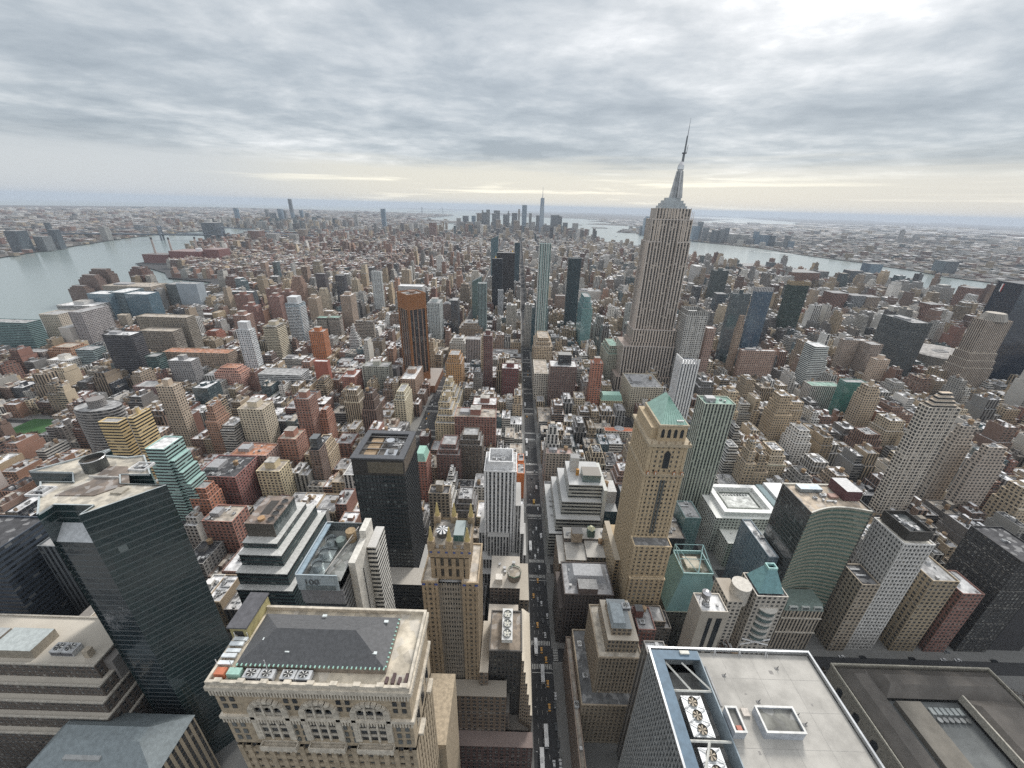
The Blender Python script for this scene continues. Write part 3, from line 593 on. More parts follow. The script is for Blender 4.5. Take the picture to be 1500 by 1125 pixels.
B.q('base_wing', FM['P']).box(-44.5, 1, 129.5, 137.9, 0, 66, (.17, .13, .10), rt=(.35, .32, .28)); B.q('base_wing', FM['P']).box(-47, 3, 131, 165, 0, 48, (.15, .12, .10), rt=(.2, .19, .18)); B.q('base_wing', FM['P']).box(-44, 17, 122, 129.4, 0, 32, (.10, .06, .055), rt=(.25, .2, .19)); B.q('base_wing', FM['P']).box(-14.3, -9.5, 135, 165, 0, 78, (.20, .155, .12), rt=(.55, .50, .43)); B.done()

# --- 7 white finned tower
B = Bld('office_tower', 'white art deco tower with vertical fins and stepped shoulders, centre', 'building', -8, 268); keep(-30, 17, 236, 292)
WT = (.74, .745, .75)
relief(B, -21, 4.5, 255, 281, 0, 125, WT, 8, 8, 38, .50, .34, .9, 'NWE', core=(.03, .033, .036), st=(.16, .165, .17), panes=100, rt=(.6, .6, .6))
for x0, x1, y0, y1, z in ((-26, -21, 258, 284, 58), (-24, 9, 246, 254.9, 40), (-18, 0, 250, 254.9, 62), (4.6, 9, 254, 284, 92), (9, 12.5, 250, 286, 66), (-28, 14.5, 240, 246, 30), (12.5, 15, 250, 288, 42)): B.q('setback', FM['V']).box(x0, x1, y0, y1, 0, z, (.50, .51, .52), 2.6, 3.4, rt=(.42, .42, .42))
ring(B.p('crown', MP), -18, 1.5, 259, 278, 124, 131, .8, WT); clutter(B, -17, 0, 260, 277, 125, 9); B.done()

# --- 8 dark loft with three white fans, stone terraces stepping along the avenue
B = Bld('office_building', 'dark gridded loft with three white roof fans and pale terraces beside the avenue', 'building', 2, 148); keep(-12, 19, 132, 166)
relief(B, -9.3, 9, 141, 165, 0, 88, (.085, .08, .075), 8, 6, 24, .5, .48, .5, 'N', panes=100, rt=(.30, .25, .20))
B.p('fan_rack', MP).box(-2.5, 3.5, 144, 163, 90, 92.6, (.66, .67, .66), bot=True)
for i in range(3): B.p('fan_rack', MM).cyl(.5, 147.5 + i * 5.8, 92.6, 93.6, 2.3, 2.3, 18, (.4, .42, .4), top=False); B.p('fan_blades', MP).cyl(.5, 147.5 + i * 5.8, 92.6, 93.2, .5, .5, 8, (.7, .7, .6)); 
for i in range(3):
    for k_ in range(5):
        a_ = k_ * 1.257; B.p('fan_blades', MP).face([(.5, 147.5 + i * 5.8, 93.3), (.5 + 2 * math.cos(a_), 147.5 + i * 5.8 + 2 * math.sin(a_), 93.2), (.5 + 2 * math.cos(a_ + .4), 147.5 + i * 5.8 + 2 * math.sin(a_ + .4), 93.2)], None, (.65, .64, .55))
for i in range(6): B.q('terrace', FM['P']).box(9.05 + i * 1.25, 10.3 + i * 1.25, 137 - i * .7, 168 + i * 6, 0, 86 - i * 9, (.33, .27, .21), rt=(.58, .53, .45))
B.q('terrace', FM['P']).box(-9, 15, 133, 140.9, 0, 26, (.14, .12, .11), rt=(.28, .26, .24)); B.done()
B = Bld('office_building', 'dark block topped by an octagonal green rimmed tank, beside the white tower', 'building', 4, 210); keep(-14, 17, 172, 238)
B.p('wall', FM['P']).box(-13, 9, 203, 232, 0, 60, (.13, .11, .10), rt=(.45, .42, .38)); B.p('wall', FM['P']).box(9, 16, 203, 236, 0, 48, (.30, .26, .21), rt=(.5, .46, .4)); B.p('drum', MS).cyl(4.5, 212, 60, 66, 5, 5, 8, (.22, .19, .16), top=False); B.p('drum_rim', MP).cyl(4.5, 212, 66, 67, 5.5, 5.5, 8, (.25, .38, .30), top=False); B.p('drum_roof', MR).cyl(4.5, 212, 65, 65.6, 5, 5, 8, (.38, .33, .27)); B.p('stair_box', MP).box(-9, -4, 206, 211, 60, 65, (.66, .62, .56)); B.p('wall', FM['P']).box(-13, 8, 174, 196, 0, 52, (.09, .08, .08), rt=(.55, .5, .44)); clutter(B, -12, 8, 214, 230, 60, 5); B.done()

# --- 9 right of the avenue
B = Bld('office_tower', 'tan setback tower with small slate cap, right of the avenue at the bottom', 'building', 65, 155); keep(46, 85, 136, 190)
TT = (.30, .25, .19)
relief(B, 46.5, 81, 139.5, 186, 0, 42, TT, 13, 12, 11, .5, .5, .5, 'NE', rt=(.17, .175, .18))
relief(B, 54, 79.5, 146.5, 180, 41.2, 76, TT, 12, 12, 10, .5, .3, .6, 'NEW', rt=(.55, .5, .42), panes=84)
B.p('wall', FM['P']).box(59, 77, 150, 176, 75, 86, TT, 2.4, 3.4, rt=(.5, .46, .4)); B.p('wall', FM['P']).box(61.5, 73, 153, 172, 86, 92, TT, 3, 3, rt=(.30, .33, .35))
B.p('slate_cap', MP).prism([(61, 153), (69, 153), (69, 166), (61, 166)], 92, 95.5, (.30, .34, .36), c1=[(62, 154), (69, 154), (69, 166), (62, 168)]); o = B.inst('cooling_unit', UNIT, (72, 166, 92), 0, 1.2); link('fan', FAN, o)
for i in range(9): B.p('balustrade', MP).box(54 + i * 2.6, 55.4 + i * 2.6, 146.6, 147, 41.4, 42.6, (.5, .46, .4))
clutter(B, 48, 53, 150, 180, 41.4, 4); B.done()
B = Bld('office_building', 'dark brown gothic block with pale terrace, right of the avenue', 'building', 57, 208); keep(38, 82, 192, 238)
relief(B, 42, 78, 203, 232, 0, 56, (.10, .085, .08), 14, 8, 15, .5, .45, .5, 'NE', rt=(.35, .35, .36)); B.p('wall', FM['P']).box(39, 78, 203.5, 236, 0, 40, (.10, .085, .08)); B.q('penthouse', MS).box(52, 66, 203.5, 212, 55, 61, (.15, .12, .11), rt=(.3, .3, .3)); B.p('slate_roof', MP).prism([(46, 213), (76, 213), (76, 230), (46, 230)], 55, 60, (.33, .34, .36), c1=[(50, 216), (72, 216), (72, 227), (50, 227)]); clutter(B, 44, 52, 206, 230, 55.2, 5); B.done()
B = Bld('office_building', 'tan loft cluster with buff stair tower and mint tank, right of the avenue', 'building', 65, 250); keep(42, 92, 244, 282)
for x0, x1, y0, y1, z, c in ((49, 66.5, 246.5, 266, 42, (.36, .28, .19)), (66.6, 84, 248, 268, 44, (.26, .22, .17)), (43, 48.9, 246, 278, 38, (.30, .23, .17)), (49, 90, 266.5, 280, 46, (.18, .15, .13))): B.p('wall', FM['P']).box(x0, x1, y0, y1, 0, z, c, rt=(.5, .49, .47))
B.q('stair_tower', MS).box(55, 64, 262, 270, 46, 56, (.40, .33, .25), rt=(.12, .12, .12)); B.p('mint_tank', MP).box(70, 76, 268, 274, 46, 54, (.08, .13, .11)); B.p('mint_tank', MP).cyl(73, 271, 54, 56.5, 4.2, 1.2, 4, (.55, .55, .38)); clutter(B, 50, 88, 268, 279, 46, 8); tank(B, 80, 262, 44, .9); B.done()
B = Bld('office_building', 'white stepped block with ribbon windows and glass plant box, right of the avenue', 'building', 68, 330); keep(36, 106, 285, 365)
for x0, x1, y0, y1, z in ((38, 86, 288, 362, 30), (44, 86.2, 291, 356, 45), (49, 86.4, 297, 350, 61), (55, 86.6, 302, 340, 77)): B.p('wall', FM['R']).box(x0, x1, y0, y1, 0 if z == 30 else z - 16, z, (.42, .43, .41), 3, 3.6, rt=(.5, .51, .52))
B.p('blank_flank', MP).box(86.7, 90, 296, 340, 0, 76, (.50, .51, .48)); B.q('stair_tower', MP).box(58, 66, 322, 330, 77, 93, (.52, .52, .50), rt=(.25, .25, .25)); B.p('glass_plant', FM['G']).box(68, 85, 306, 320, 77, 85, (.10, .16, .16), rt=(.20, .17, .14)); B.q('orange_duct', MP).box(63, 66, 316, 318, 77, 84, (.5, .25, .06)); tank(B, 94, 318, 62, 1.1)
B.p('teal_block', FM['G']).box(90.1, 104, 300, 330, 0, 48, (.03, .085, .11), rt=(.45, .46, .46)); B.p('white_block', MP).box(90.1, 104, 312, 330, 48, 62, (.5, .5, .49)); clutter(B, 40, 44, 300, 350, 30, 5); B.done()
# --- 10 slender tan tower with copper roof
B = Bld('office_tower', 'slender tan tower with steep mint copper roof, right of centre', 'building', 100, 235); keep(82, 128, 200, 276)
T0 = (.47, .375, .25)
relief(B, 87, 112.5, 214, 252, 30, 156, T0, 9, 13, 35, .55, .5, .5, 'NE', panes=90, par=False)
relief(B, 87.6, 111.9, 214.6, 251.4, 156, 179, T0, 7, 10, 6, .62, .5, .5, 'NE', par=False)
relief(B, 86.5, 112.2, 205, 213.9, 0, 103, T0, 7, 3, 29, .5, .5, .5, 'NE', rt=(.2, .2, .2)); relief(B, 87, 112, 203, 204.9, 0, 74, T0, 7, 1, 20, .5, .5, .3, 'N', rt=(.45, .42, .38))
B.p('wall', FM['P']).box(86.9, 112.6, 214.1, 270, 0, 60, T0); B.p('wall', FM['P']).box(82.5, 86.9, 226, 268, 0, 66, T0, rt=(.4, .36, .3))
W = B.p('wall', MS); B.q('cornice', MS).box(86.3, 113.2, 213.2, 252.8, 177.8, 180, (.44, .37, .27), bot=True); B.q('cornice', MS).box(86.4, 113, 213.3, 252.6, 155, 156.6, (.42, .35, .25), bot=True)
W.box(92.5, 110.2, 217.2, 248, 180, 191.5, T0, top=False); B.q('cornice', MS).box(92, 110.8, 216.7, 248.4, 190.6, 191.8, (.44, .37, .27), bot=True); W.box(88.5, 92.4, 220, 250, 180, 188, T0)
for i in range(4):
    x = 94.2 + i * 4; B.q('arched_window', PANES[0]).box(x, x + 2, 216.98, 217.18, 182.5, 187.5); B.q('arched_window', PANES[0]).prism([(x, 216.98), (x + 2, 216.98), (x + 2, 217.18), (x, 217.18)], 187.5, 188.6, c1=[(x + .6, 216.98), (x + 1.4, 216.98), (x + 1.4, 217.18), (x + .6, 217.18)])
B.q('great_window', PANES[0]).box(97.8, 101.8, 214.2, 214.5, 161, 172); B.q('great_window', PANES[0]).prism([(97.8, 214.2), (101.8, 214.2), (101.8, 214.5), (97.8, 214.5)], 172, 174, c1=[(99, 214.2), (100.6, 214.2), (100.6, 214.5), (99, 214.5)]); B.q('great_window', PANES[3]).box(98.4, 99.6, 213.6, 213.95, 106, 152); B.q('great_window', PANES[3]).box(100.4, 101.6, 213.6, 213.95, 106, 152)
for x in (89, 94, 106, 111): B.q('tile_ornament', MP).box(x - .9, x + .9, 213.0, 213.4, 156.8, 159.2, (.38, .16, .07)); B.q('tile_ornament', MP).box(x - .4, x + .4, 212.8, 213.0, 157, 158.8, (.6, .6, .55))
for x in (88, 92.5, 97, 103, 107.5, 111.5): B.q('statue', MS).box(x - .35, x + .35, 213.4, 214.1, 180, 182, (.36, .28, .19))
CP = B.p('copper_roof', tinted('copper_patina', .85, 1.12, .6, .4)); cg = (.33, .50, .43)
e_ = [(93, 217.6, 191.8), (110, 217.6, 191.8), (110, 247.6, 191.8), (93, 247.6, 191.8)]; r_ = [(101.5, 234, 204), (101.5, 240, 204)]
for f in ([e_[0], e_[1], r_[0]], [e_[1], e_[2], r_[1], r_[0]], [e_[2], e_[3], r_[1]], [e_[3], e_[0], r_[0], r_[1]]): CP.face(f, None, cg)
for i in range(9): B.p('roof_seam', MP).bar((94 + i * 1.9, 217.7, 192), (101.5, 234, 204.1), .06, (.18, .36, .29))
for i in range(5): B.q('skylight', MP).box(103.4 + i * .9, 104 + i * .9, 218.8, 220.2, 193, 193.9, (.6, .62, .6))
B.done()
# --- 11 grey flat roofed tower, bottom right
B = Bld('office_tower', 'slab tower with broad pale grey flat roof and fan well, bottom right foreground', 'building', 85, 80); keep(52, 120, 40, 102)
relief(B, 55, 116, 40, 98.5, 40, 160, (.30, .31, .31), 40, 40, 34, .30, .30, .4, 'E', core=(.04, .045, .05), par=False, rf=False)
B.p('roof', MR2).face([(73.5, 40.5, 159.2), (115.5, 40.5, 159.2), (115.5, 98, 159.2), (73.5, 98, 159.2)], None, (.42, .405, .375))
ring(B.p('parapet', MM), 54.6, 116.4, 39.6, 99, 159.6, 160.9, .7, (.5, .52, .54)); B.q('blue_walkway', MP).box(55.4, 59.4, 41, 97.8, 160.2, 160.6, (.11, .17, .23), bot=True); B.q('blue_walkway', MP).box(59.4, 73, 94.5, 97.8, 160.2, 160.6, (.11, .17, .23), bot=True)
B.p('well_floor', MR).face([(59.4, 41, 152.5), (73, 41, 152.5), (73, 94.5, 152.5), (59.4, 94.5, 152.5)], None, (.22, .22, .21)); B.p('well_wall', MP).box(73, 73.4, 41, 97.8, 152.5, 160.3, (.30, .36, .40)); B.p('well_wall', MP).box(59.4, 73, 97.5, 97.8, 152.5, 160.2, (.34, .37, .38))
for a, b_ in (((59.6, 84.5), (73, 84.5)), ((60, 94), (66, 84.5)), ((66, 94), (73, 85)), ((59.6, 70), (73, 70)), ((60, 60), (66, 70)), ((60, 41), (73, 55))): B.q('well_beam', MP).bar((*a, 159.4), (*b_, 159.4), .28, (.62, .62, .58))
for i, y in enumerate((81.2, 77.2, 73.2, 66.6, 62.6)):
    B.q('fan_housing', MM).box(61.6, 68.6, y - 1.95, y + 1.95, 154, 159, (.62, .64, .65)); B.q('fan_ring', MM).cyl(65.1, y, 159, 159.6, 1.6, 1.6, 20, (.4, .4, .38), top=False); B.q('fan_well', MP).cyl(65.1, y, 159, 159.12, 1.55, 1.55, 20, (.05, .045, .035))
    for k_ in range(6):
        a_ = k_ * 1.047; B.p('fan_blades', MP).face([(65.1, y, 159.3), (65.1 + 1.45 * math.cos(a_), y + 1.45 * math.sin(a_), 159.25), (65.1 + 1.45 * math.cos(a_ + .5), y + 1.45 * math.sin(a_ + .5), 159.25)], None, (.42, .36, .28))
    for s_ in (-1, 1): B.p('fan_strut', MP).bar((61.8, y + s_ * 1.8, 159.3), (63.7, y + s_ * .9, 159.5), .12, (.75, .75, .75)); B.p('fan_strut', MP).bar((68.4, y + s_ * 1.8, 159.3), (66.5, y + s_ * .9, 159.5), .12, (.75, .75, .75))
for x0, x1, y0, y1 in ((73.8, 77.6, 71, 78.2), (84, 96.6, 71.2, 78.6)):
    ring(B.p('bulkhead', MP), x0, x1, y0, y1, 159.2, 163, .35, (.40, .43, .47)); deck(B, x0, x1, y0, y1, 162.2, (.22, .22, .20)); ring(B.q('bulkhead_rim', MP), x0 - .15, x1 + .15, y0 - .15, y1 + .15, 163, 163.2, .6, (.68, .68, .66))
B.q('hatch', MP).box(80.5, 82.8, 77.2, 79.5, 159.2, 159.9, (.55, .5, .45)); B.q('hatch', MP).box(66, 69.5, 96.2, 97.4, 160.6, 161.3, (.6, .6, .55)); B.p('roof_sign_box', MP).box(75, 76.6, 71.4, 73, 162.2, 162.8, (.45, .17, .12)); B.p('ladder', MP).box(74.2, 74.8, 80, 93, 159.2, 159.6, (.3, .3, .3))
for x, y in ((80, 90), (88, 81.8), (101, 93), (99, 78), (100, 75.5)): B.q('anchor', MP).bar((x, y, 159.2), (x + .4, y, 160.6), .1, (.12, .12, .12)); B.q('anchor', MP).box(x - .6, x + .6, y - .4, y + .4, 159.2, 159.4, (.2, .2, .2))
for i in range(5): B.q('roof_seam', MP).box(74, 115, 48 + i * 10.3, 48.12 + i * 10.3, 159.2, 159.23, (.34, .33, .31))
for i in range(3): B.q('roof_seam', MP).box(82 + i * 11, 82.1 + i * 11, 41, 97.5, 159.2, 159.24, (.35, .34, .32))
for i in range(9): B.q('stain', MP).box(76 + i * 4.3, 76.5 + i * 4.3 + R.random(), 50 + (i * 17) % 44, 50.3 + (i * 17) % 44 + R.random(), 159.2, 159.22, (.22, .21, .2))
for x in (79.5, 89, 99): B.q('anchor', MP).bar((x, 97, 159.3), (x + .5, 98.4, 161.2), .09, (.6, .6, .6)); B.q('anchor', MP).bar((x + 1, 97, 159.3), (x + .5, 98.4, 161.2), .09, (.6, .6, .6))
B.done()

def plain(name, label, x0, x1, y0, y1, z, t, st='P', roof='G', cat='building', n=4, bay=3.2, fl=3.5, more=None, k_=True):
    B = Bld(name, label, cat, (x0 + x1) / 2, (y0 + y1) / 2)
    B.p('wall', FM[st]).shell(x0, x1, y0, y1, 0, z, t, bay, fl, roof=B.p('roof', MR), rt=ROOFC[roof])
    if k_: keep(x0, x1, y0, y1)
    if n: clutter(B, x0, x1, y0, y1, z - 1.1, n)
    if more: more(B)
    return B.done()
def dome_tank(B):
    for a_ in (-1.8, 1.8):
        for c_ in (-1.8, 1.8): B.p('tank_frame', MP).bar((124 + a_, 174 + c_, 89), (124 + a_, 174 + c_, 94), .2, (.2, .2, .2))
    B.p('steel_tank', MM).cyl(124, 174, 94, 98, 2.6, 2.6, 18, (.42, .42, .43)); B.p('steel_tank', MM).cyl(124, 174, 98, 99.2, 2.7, .8, 18, (.48, .48, .5)); B.q('window_strip', PANES[0]).box(125, 127.5, 166.9, 167, 40, 84); B.q('window_strip', PANES[0]).box(130, 133.5, 166.9, 167, 40, 84)
plain('office_tower', 'beige slab carrying a steel dome tank on its white roof, right of centre bottom', 119.5, 136, 167, 180, 90, (.44, .41, .365), 'B', 'W', n=3, more=dome_tank)
def tealroof(B):
    B.p('wall', FM['P']).box(143, 153, 179, 197, 0, 84, (.47, .44, .40), rt=(.42, .38, .33)); B.p('curved_balcony', MP).cyl(153.5, 186, 78, 92, 6, 6, 20, (.55, .52, .47), bay=1.4)
    for z in (52, 58, 64, 70, 76): B.q('bay_window', FM['G']).cyl(169.5, 181, z, z + 3.4, 6.4, 6.4, 18, (.10, .15, .15), bay=1.6, fl=3.4); B.q('bay_ledge', MP).cyl(169.5, 181, z + 3.4, z + 4.2, 6.9, 6.9, 18, (.58, .56, .52))
    p = B.p('hipped_glass_roof', MP); tl = (.13, .26, .275); a = [(161.5, 180), (177.5, 180), (177.5, 195), (161.5, 195)]; b = [(171, 190.5), (176.5, 190.5), (176.5, 194.5), (171, 194.5)]
    p.prism(a, 91, 100.5, tl, top=False, c1=b); ring(B.p('lantern', MP), 170.6, 176.8, 190.2, 194.8, 100.2, 102, .7, (.35, .58, .56)); B.p('lattice', MP).bar((160, 177.7, 44), (179, 177.7, 50), .4, (.7, .7, .7)); B.p('lattice', MP).bar((179, 177.7, 44), (160, 177.7, 50), .4, (.7, .7, .7))
plain('office_tower', 'pale stone tower with teal hipped roof and open lantern, right of the steel tank', 159.5, 179.5, 178, 196, 91, (.47, .44, .40), 'P', 'D', n=0, more=tealroof)
B = Bld('office_building', 'teal glass roofed hall with cut off pyramid and open steel crown', 'building', 135, 207); keep(116, 160, 190, 246)
pt = (.19, .33, .34)
B.p('wall', FM['P']).box(119, 159, 203, 240, 0, 40, (.12, .13, .12), rt=(.36, .36, .30)); PG = B.p('glass_slope', tinted('teal_panel', .9, 1.08, .25, .1)); PG.prism([(119, 203.5), (159, 204), (159, 240), (119, 240)], 40, 66, pt, top=False, c1=[(130, 213), (152, 213), (152, 234), (130, 234)])
PG.prism([(130, 213), (152, 213), (152, 234), (130, 234)], 66, 69, tuple(v * 1.2 for v in pt), top=False); ring(B.p('steel_crown', MP), 129.6, 152.4, 212.6, 234.4, 69, 69.6, .6, (.35, .55, .55))
for a, b_ in (((130, 213, 69.5), (130, 234, 76)), ((152, 213, 69.5), (152, 234, 76)), ((130, 234, 76), (152, 234, 76)), ((130, 234, 69), (130, 234, 76)), ((152, 234, 69), (152, 234, 76)), ((130, 223, 72.6), (152, 223, 72.6)), ((141, 213, 69.5), (152, 234, 76)), ((141, 213, 69.5), (130, 234, 76))): B.p('steel_crown', MP).bar(a, b_, .25, (.30, .46, .47))
B.p('roof', MR).face([(130, 213, 66), (152, 213, 66), (152, 234, 66), (130, 234, 66)], None, (.20, .19, .15)); B.q('plant_box', MP).box(135, 146, 218, 229, 66, 68.8, (.46, .42, .33)); B.done()
def mans(B):
    B.p('mansard', MP).prism([(207, 204), (236, 204), (236, 219), (207, 219)], 44, 50, (.17, .22, .20), c1=[(208.5, 206), (234.5, 206), (234.5, 218), (208.5, 218)]); 
    for i in range(3): B.q('dormer', MP).box(210 + i * 9, 216 + i * 9, 203.9, 206, 45, 48, (.5, .52, .5)); B.q('dormer', MP).box(210.6 + i * 9, 215.4 + i * 9, 203.8, 203.9, 45.5, 47.5, (.1, .12, .12))
    for z in (20, 36): B.q('cornice', MS).box(206.4, 236.6, 203.2, 204, z, z + .8, (.5, .46, .4), bot=True)
plain('office_building', 'ornate stone block with green grey mansard behind the teal hipped roof', 207, 236, 204, 219, 44, (.40, .35, .29), 'V', 'G', n=0, more=mans, bay=2.6)
def gable(B):
    B.q('stair_tower', MS).box(84, 89, 176, 181, 70, 76, (.16, .07, .055), rt=(.12, .12, .12)); tank(B, 90.5, 180, 70, .7)
plain('brick_building', 'red brown brick block with dark stair tower behind the fan well roof', 84, 95.5, 168, 184, 70, (.18, .085, .07), 'P', 'G', n=2, more=gable)
plain('office_building', 'narrow dark block with white roof and white dish beside the fan well roof', 72, 82.5, 122, 136, 108, (.20, .19, .18), 'V', 'W', n=4)
plain('office_building', 'dark grey green low wing between the tan slender tower and brick block', 96, 116, 186, 200, 46, (.13, .12, .11), 'P', 'D', n=6)
plain('office_building', 'brown loft with small green cornice under the slender tan tower', 84, 112, 188, 200.5, 50, (.19, .16, .13), 'P', 'G', n=0, k_=False)
# the library with its roofs and arcade
B = Bld('library_building', 'low stone library with grey hipped roofs and arched windows, lower right corner', 'building', 290, 120); keep(226, 360, 10, 180)
LS = (.30, .28, .24)
B.p('wall', MS).box(230, 340, 40, 178, 0, 24, LS, top=False); RF = B.p('roof', MR2)
for q in ([(232, 42), (252, 42), (252, 176), (232, 176)], [(252, 158), (338, 158), (338, 176), (252, 176)], [(300, 42), (338, 42), (338, 158), (300, 158)]):
    x0, y0 = q[0]; x1, y1 = q[2]; RF.prism(q, 24, 29, (.12, .11, .10), top=True, c1=[(x0 + 6, y0 + 6), (x1 - 6, y0 + 6), (x1 - 6, y1 - 6), (x0 + 6, y1 - 6)])
ring(B.p('parapet', MS), 229.5, 340.5, 39.5, 178.5, 24, 25.6, .8, (.42, .40, .34)); ring(B.p('parapet', MS), 299, 300, 42, 158, 24, 29.5, .5, (.42, .4, .35)); RF.face([(252, 42, 21), (300, 42, 21), (300, 158, 21), (252, 158, 21)], None, (.16, .17, .17))
B.q('court_block', MR2).prism([(256, 120), (272, 120), (272, 156), (256, 156)], 21, 25, (.20, .185, .16)); B.q('court_block', MR2).box(258, 292, 52, 84, 21, 28, (.40, .36, .30), rt=(.5, .47, .42))
for i in range(9):
    y = 46 + i * 14.6; B.q('arched_window', PANES[0]).box(229.85, 229.95, y, y + 5, 6, 16); B.p('arch', MS).box(229.3, 230, y - 1, y, 4, 18, LS); B.p('arch', MS).box(229.3, 230, y + 5, y + 6, 4, 18, LS); B.q('arched_window', PANES[0]).prism([(229.9, y), (229.95, y), (229.95, y + 5), (229.9, y + 5)], 16, 18, c1=[(229.9, y + 2), (229.95, y + 2), (229.95, y + 3), (229.9, y + 3)])
for i in range(6): B.q('skylight', MP).box(276 + i * 3.6, 278.6 + i * 3.6, 150, 154, 21, 22.6, (.35, .38, .38)); B.q('roof_fan', MM).cyl(277.4 + i * 3.6, 147, 21, 22.8, 1.5, 1.5, 14, (.25, .26, .26))
B.p('roof_drum', MS).cyl(268, 92, 25, 29, 4.5, 4.5, 20, (.42, .30, .17)); B.p('hip_vent', MP).box(315, 323, 110, 122, 29, 29.6, (.5, .45, .38)); B.p('white_plant', MP).box(262, 276, 56, 76, 28, 30, (.6, .6, .58)); clutter(B, 256, 298, 90, 118, 21, 12); B.done()
# curved glass tower and the white gridded tower
B = Bld('glass_tower', 'green glass office with wavy ribbon front and dark flank, right', 'building', 224, 232); keep(196, 250, 206, 256)
z1 = 128; n_ = 24; pts = [(250 - 44 * i / n_, 217 + 5 * math.sin(math.pi * (1 - i / n_)) * 1.0 - 3 * (i / n_)) for i in range(n_ + 1)][::-1]
poly = pts + [(250, 246), (206, 246)]
B.p('glazing', FM['G']).prism([(x, y + (.5 if i <= n_ else 0)) for i, (x, y) in enumerate(poly)], 0, z1, (.05, .13, .105), 1.9, 3.6, top=False)
for j in range(35):
    z = 4 + j * 3.6; SB = B.p('spandrel', MS)
    for i in range(n_): SB.prism([pts[i], pts[i + 1], (pts[i + 1][0], pts[i + 1][1] + .6), (pts[i][0], pts[i][1] + .6)], z, z + 1.5, (.27, .265, .21))
B.q('dark_flank', FM['G']).box(205.4, 206, 214.5, 246, 0, z1 + .5, (.03, .032, .03), 1.5, 3.6); B.q('dark_flank', FM['G']).box(250, 250.6, 217, 246, 0, z1 + .5, (.03, .032, .03), 1.5, 3.6)
B.p('roof', MR).face([(x, y, z1 - .6) for x, y in poly], None, (.50, .42, .33)); 
for i in range(n_): B.p('parapet', MP).prism([pts[i], pts[i + 1], (pts[i + 1][0], pts[i + 1][1] + 1), (pts[i][0], pts[i][1] + 1)], z1 - .6, z1 + .4, (.58, .56, .50))
ring(B.p('parapet', MP), 205, 251, 245, 246.4, z1 - .6, z1 + .4, .6, (.58, .56, .5)); B.q('plant_unit', MM).box(212, 228, 236, 242, z1, z1 + 3, (.33, .38, .42)); B.p('maroon_box', MP).box(238, 249, 228, 244, z1, z1 + 8, (.10, .045, .05), rt=(.55, .55, .55)); B.p('pergola', MP).box(230, 236, 230, 234, z1, z1 + 1.5, (.35, .22, .18)); clutter(B, 210, 236, 222, 236, z1 - .5, 6); B.done()
B = Bld('office_tower', 'white gridded tower with dark rooftop plant box, right', 'building', 281, 217); keep(262, 300, 203, 236)
relief(B, 268, 289, 205, 230, 0, 112, (.62, .61, .59), 8, 11, 30, .36, .40, .6, 'NE', core=(.03, .035, .04), rt=(.6, .57, .5), panes=100, st=(.58, .57, .55))
ring(B.p('plant_screen', tinted('dark_louvre', .7, 1.3, .6, .6)), 271, 287, 208, 229, 112, 120, .4, (.045, .042, .038)); B.p('roof', MR).face([(271, 208, 117), (287, 208, 117), (287, 229, 117), (271, 229, 117)], None, (.08, .09, .09)); clutter(B, 272, 286, 209, 228, 117, 14); B.done()
plain('office_building', 'tan stone block with ornate cornice in front of the white gridded tower', 253, 266, 203.5, 222, 74, (.36, .31, .25), 'P', 'D', n=2)
plain('office_building', 'tan brick slab with triple windows right of the white gridded tower', 303, 322, 205, 232, 78, (.34, .28, .20), 'P', 'G', n=4, bay=4)
plain('office_building', 'dark red brick slab with classical loggia top near the park', 330, 346, 205, 226, 66, (.24, .13, .11), 'P', 'W', n=4)
plain('office_tower', 'black brick tower speckled with pale window frames, lower right', 356, 380, 206, 240, 98, (.035, .035, .037), 'P', 'D', n=3)
plain('office_building', 'black plain slab with gold trimmed parapet near the right edge', 384, 410, 208, 240, 84, (.045, .045, .05), 'B', 'D', n=3)
plain('office_building', 'beige block at the right edge by the park', 420, 450, 206, 240, 60, (.34, .31, .27), 'P', 'T', n=3)
# white roofed museum-like complex
B = Bld('office_building', 'white roofed stone complex with sunken glass court, right of centre', 'building', 245, 320); keep(194, 302, 272, 366)
wc = (.50, .53, .50)
B.p('wall', FM['P']).box(200, 292, 300, 352, 0, 44, wc, rt=(.76, .78, .77)); B.p('wall', FM['P']).box(206, 262, 282, 299.9, 0, 30, (.50, .52, .48), rt=(.76, .77, .75)); ring(B.p('roof_ring', MP), 208, 260, 303, 346, 44, 49, 5, (.76, .77, .76)); ring(B.p('court_rim', MP), 217, 251, 313, 338, 44.1, 46, 1, (.22, .24, .22)); B.p('court_roof', MR).box(219, 249, 315, 336, 44, 44.6, (.70, .72, .69))
for i in range(9): B.q('skylight', PANES[3]).box(221 + i * 3, 222.6 + i * 3, 333, 335, 44.6, 45.2)
B.p('glass_slab', FM['G']).box(264, 270, 300, 350, 44, 47, (.12, .2, .22)); B.q('white_slab', MP).box(272, 291, 300, 351, 44, 49, (.78, .78, .78)); clutter(B, 208, 260, 284, 298, 30, 8); B.done()
plain('glass_tower', 'teal glass slab with roof units, right of the slender tan tower', 152, 166, 268, 290, 72, (.10, .19, .19), 'G', 'G', n=3)
plain('glass_tower', 'black mullioned tower in the shade behind the teal pyramid', 134, 150, 256, 285, 60, (.03, .032, .036), 'V', 'T', n=3, bay=1.6)
plain('glass_tower', 'slate blue reflective slab beside the wavy green glass office', 196, 203.5, 222, 262, 78, (.14, .19, .23), 'G', 'W', n=2)

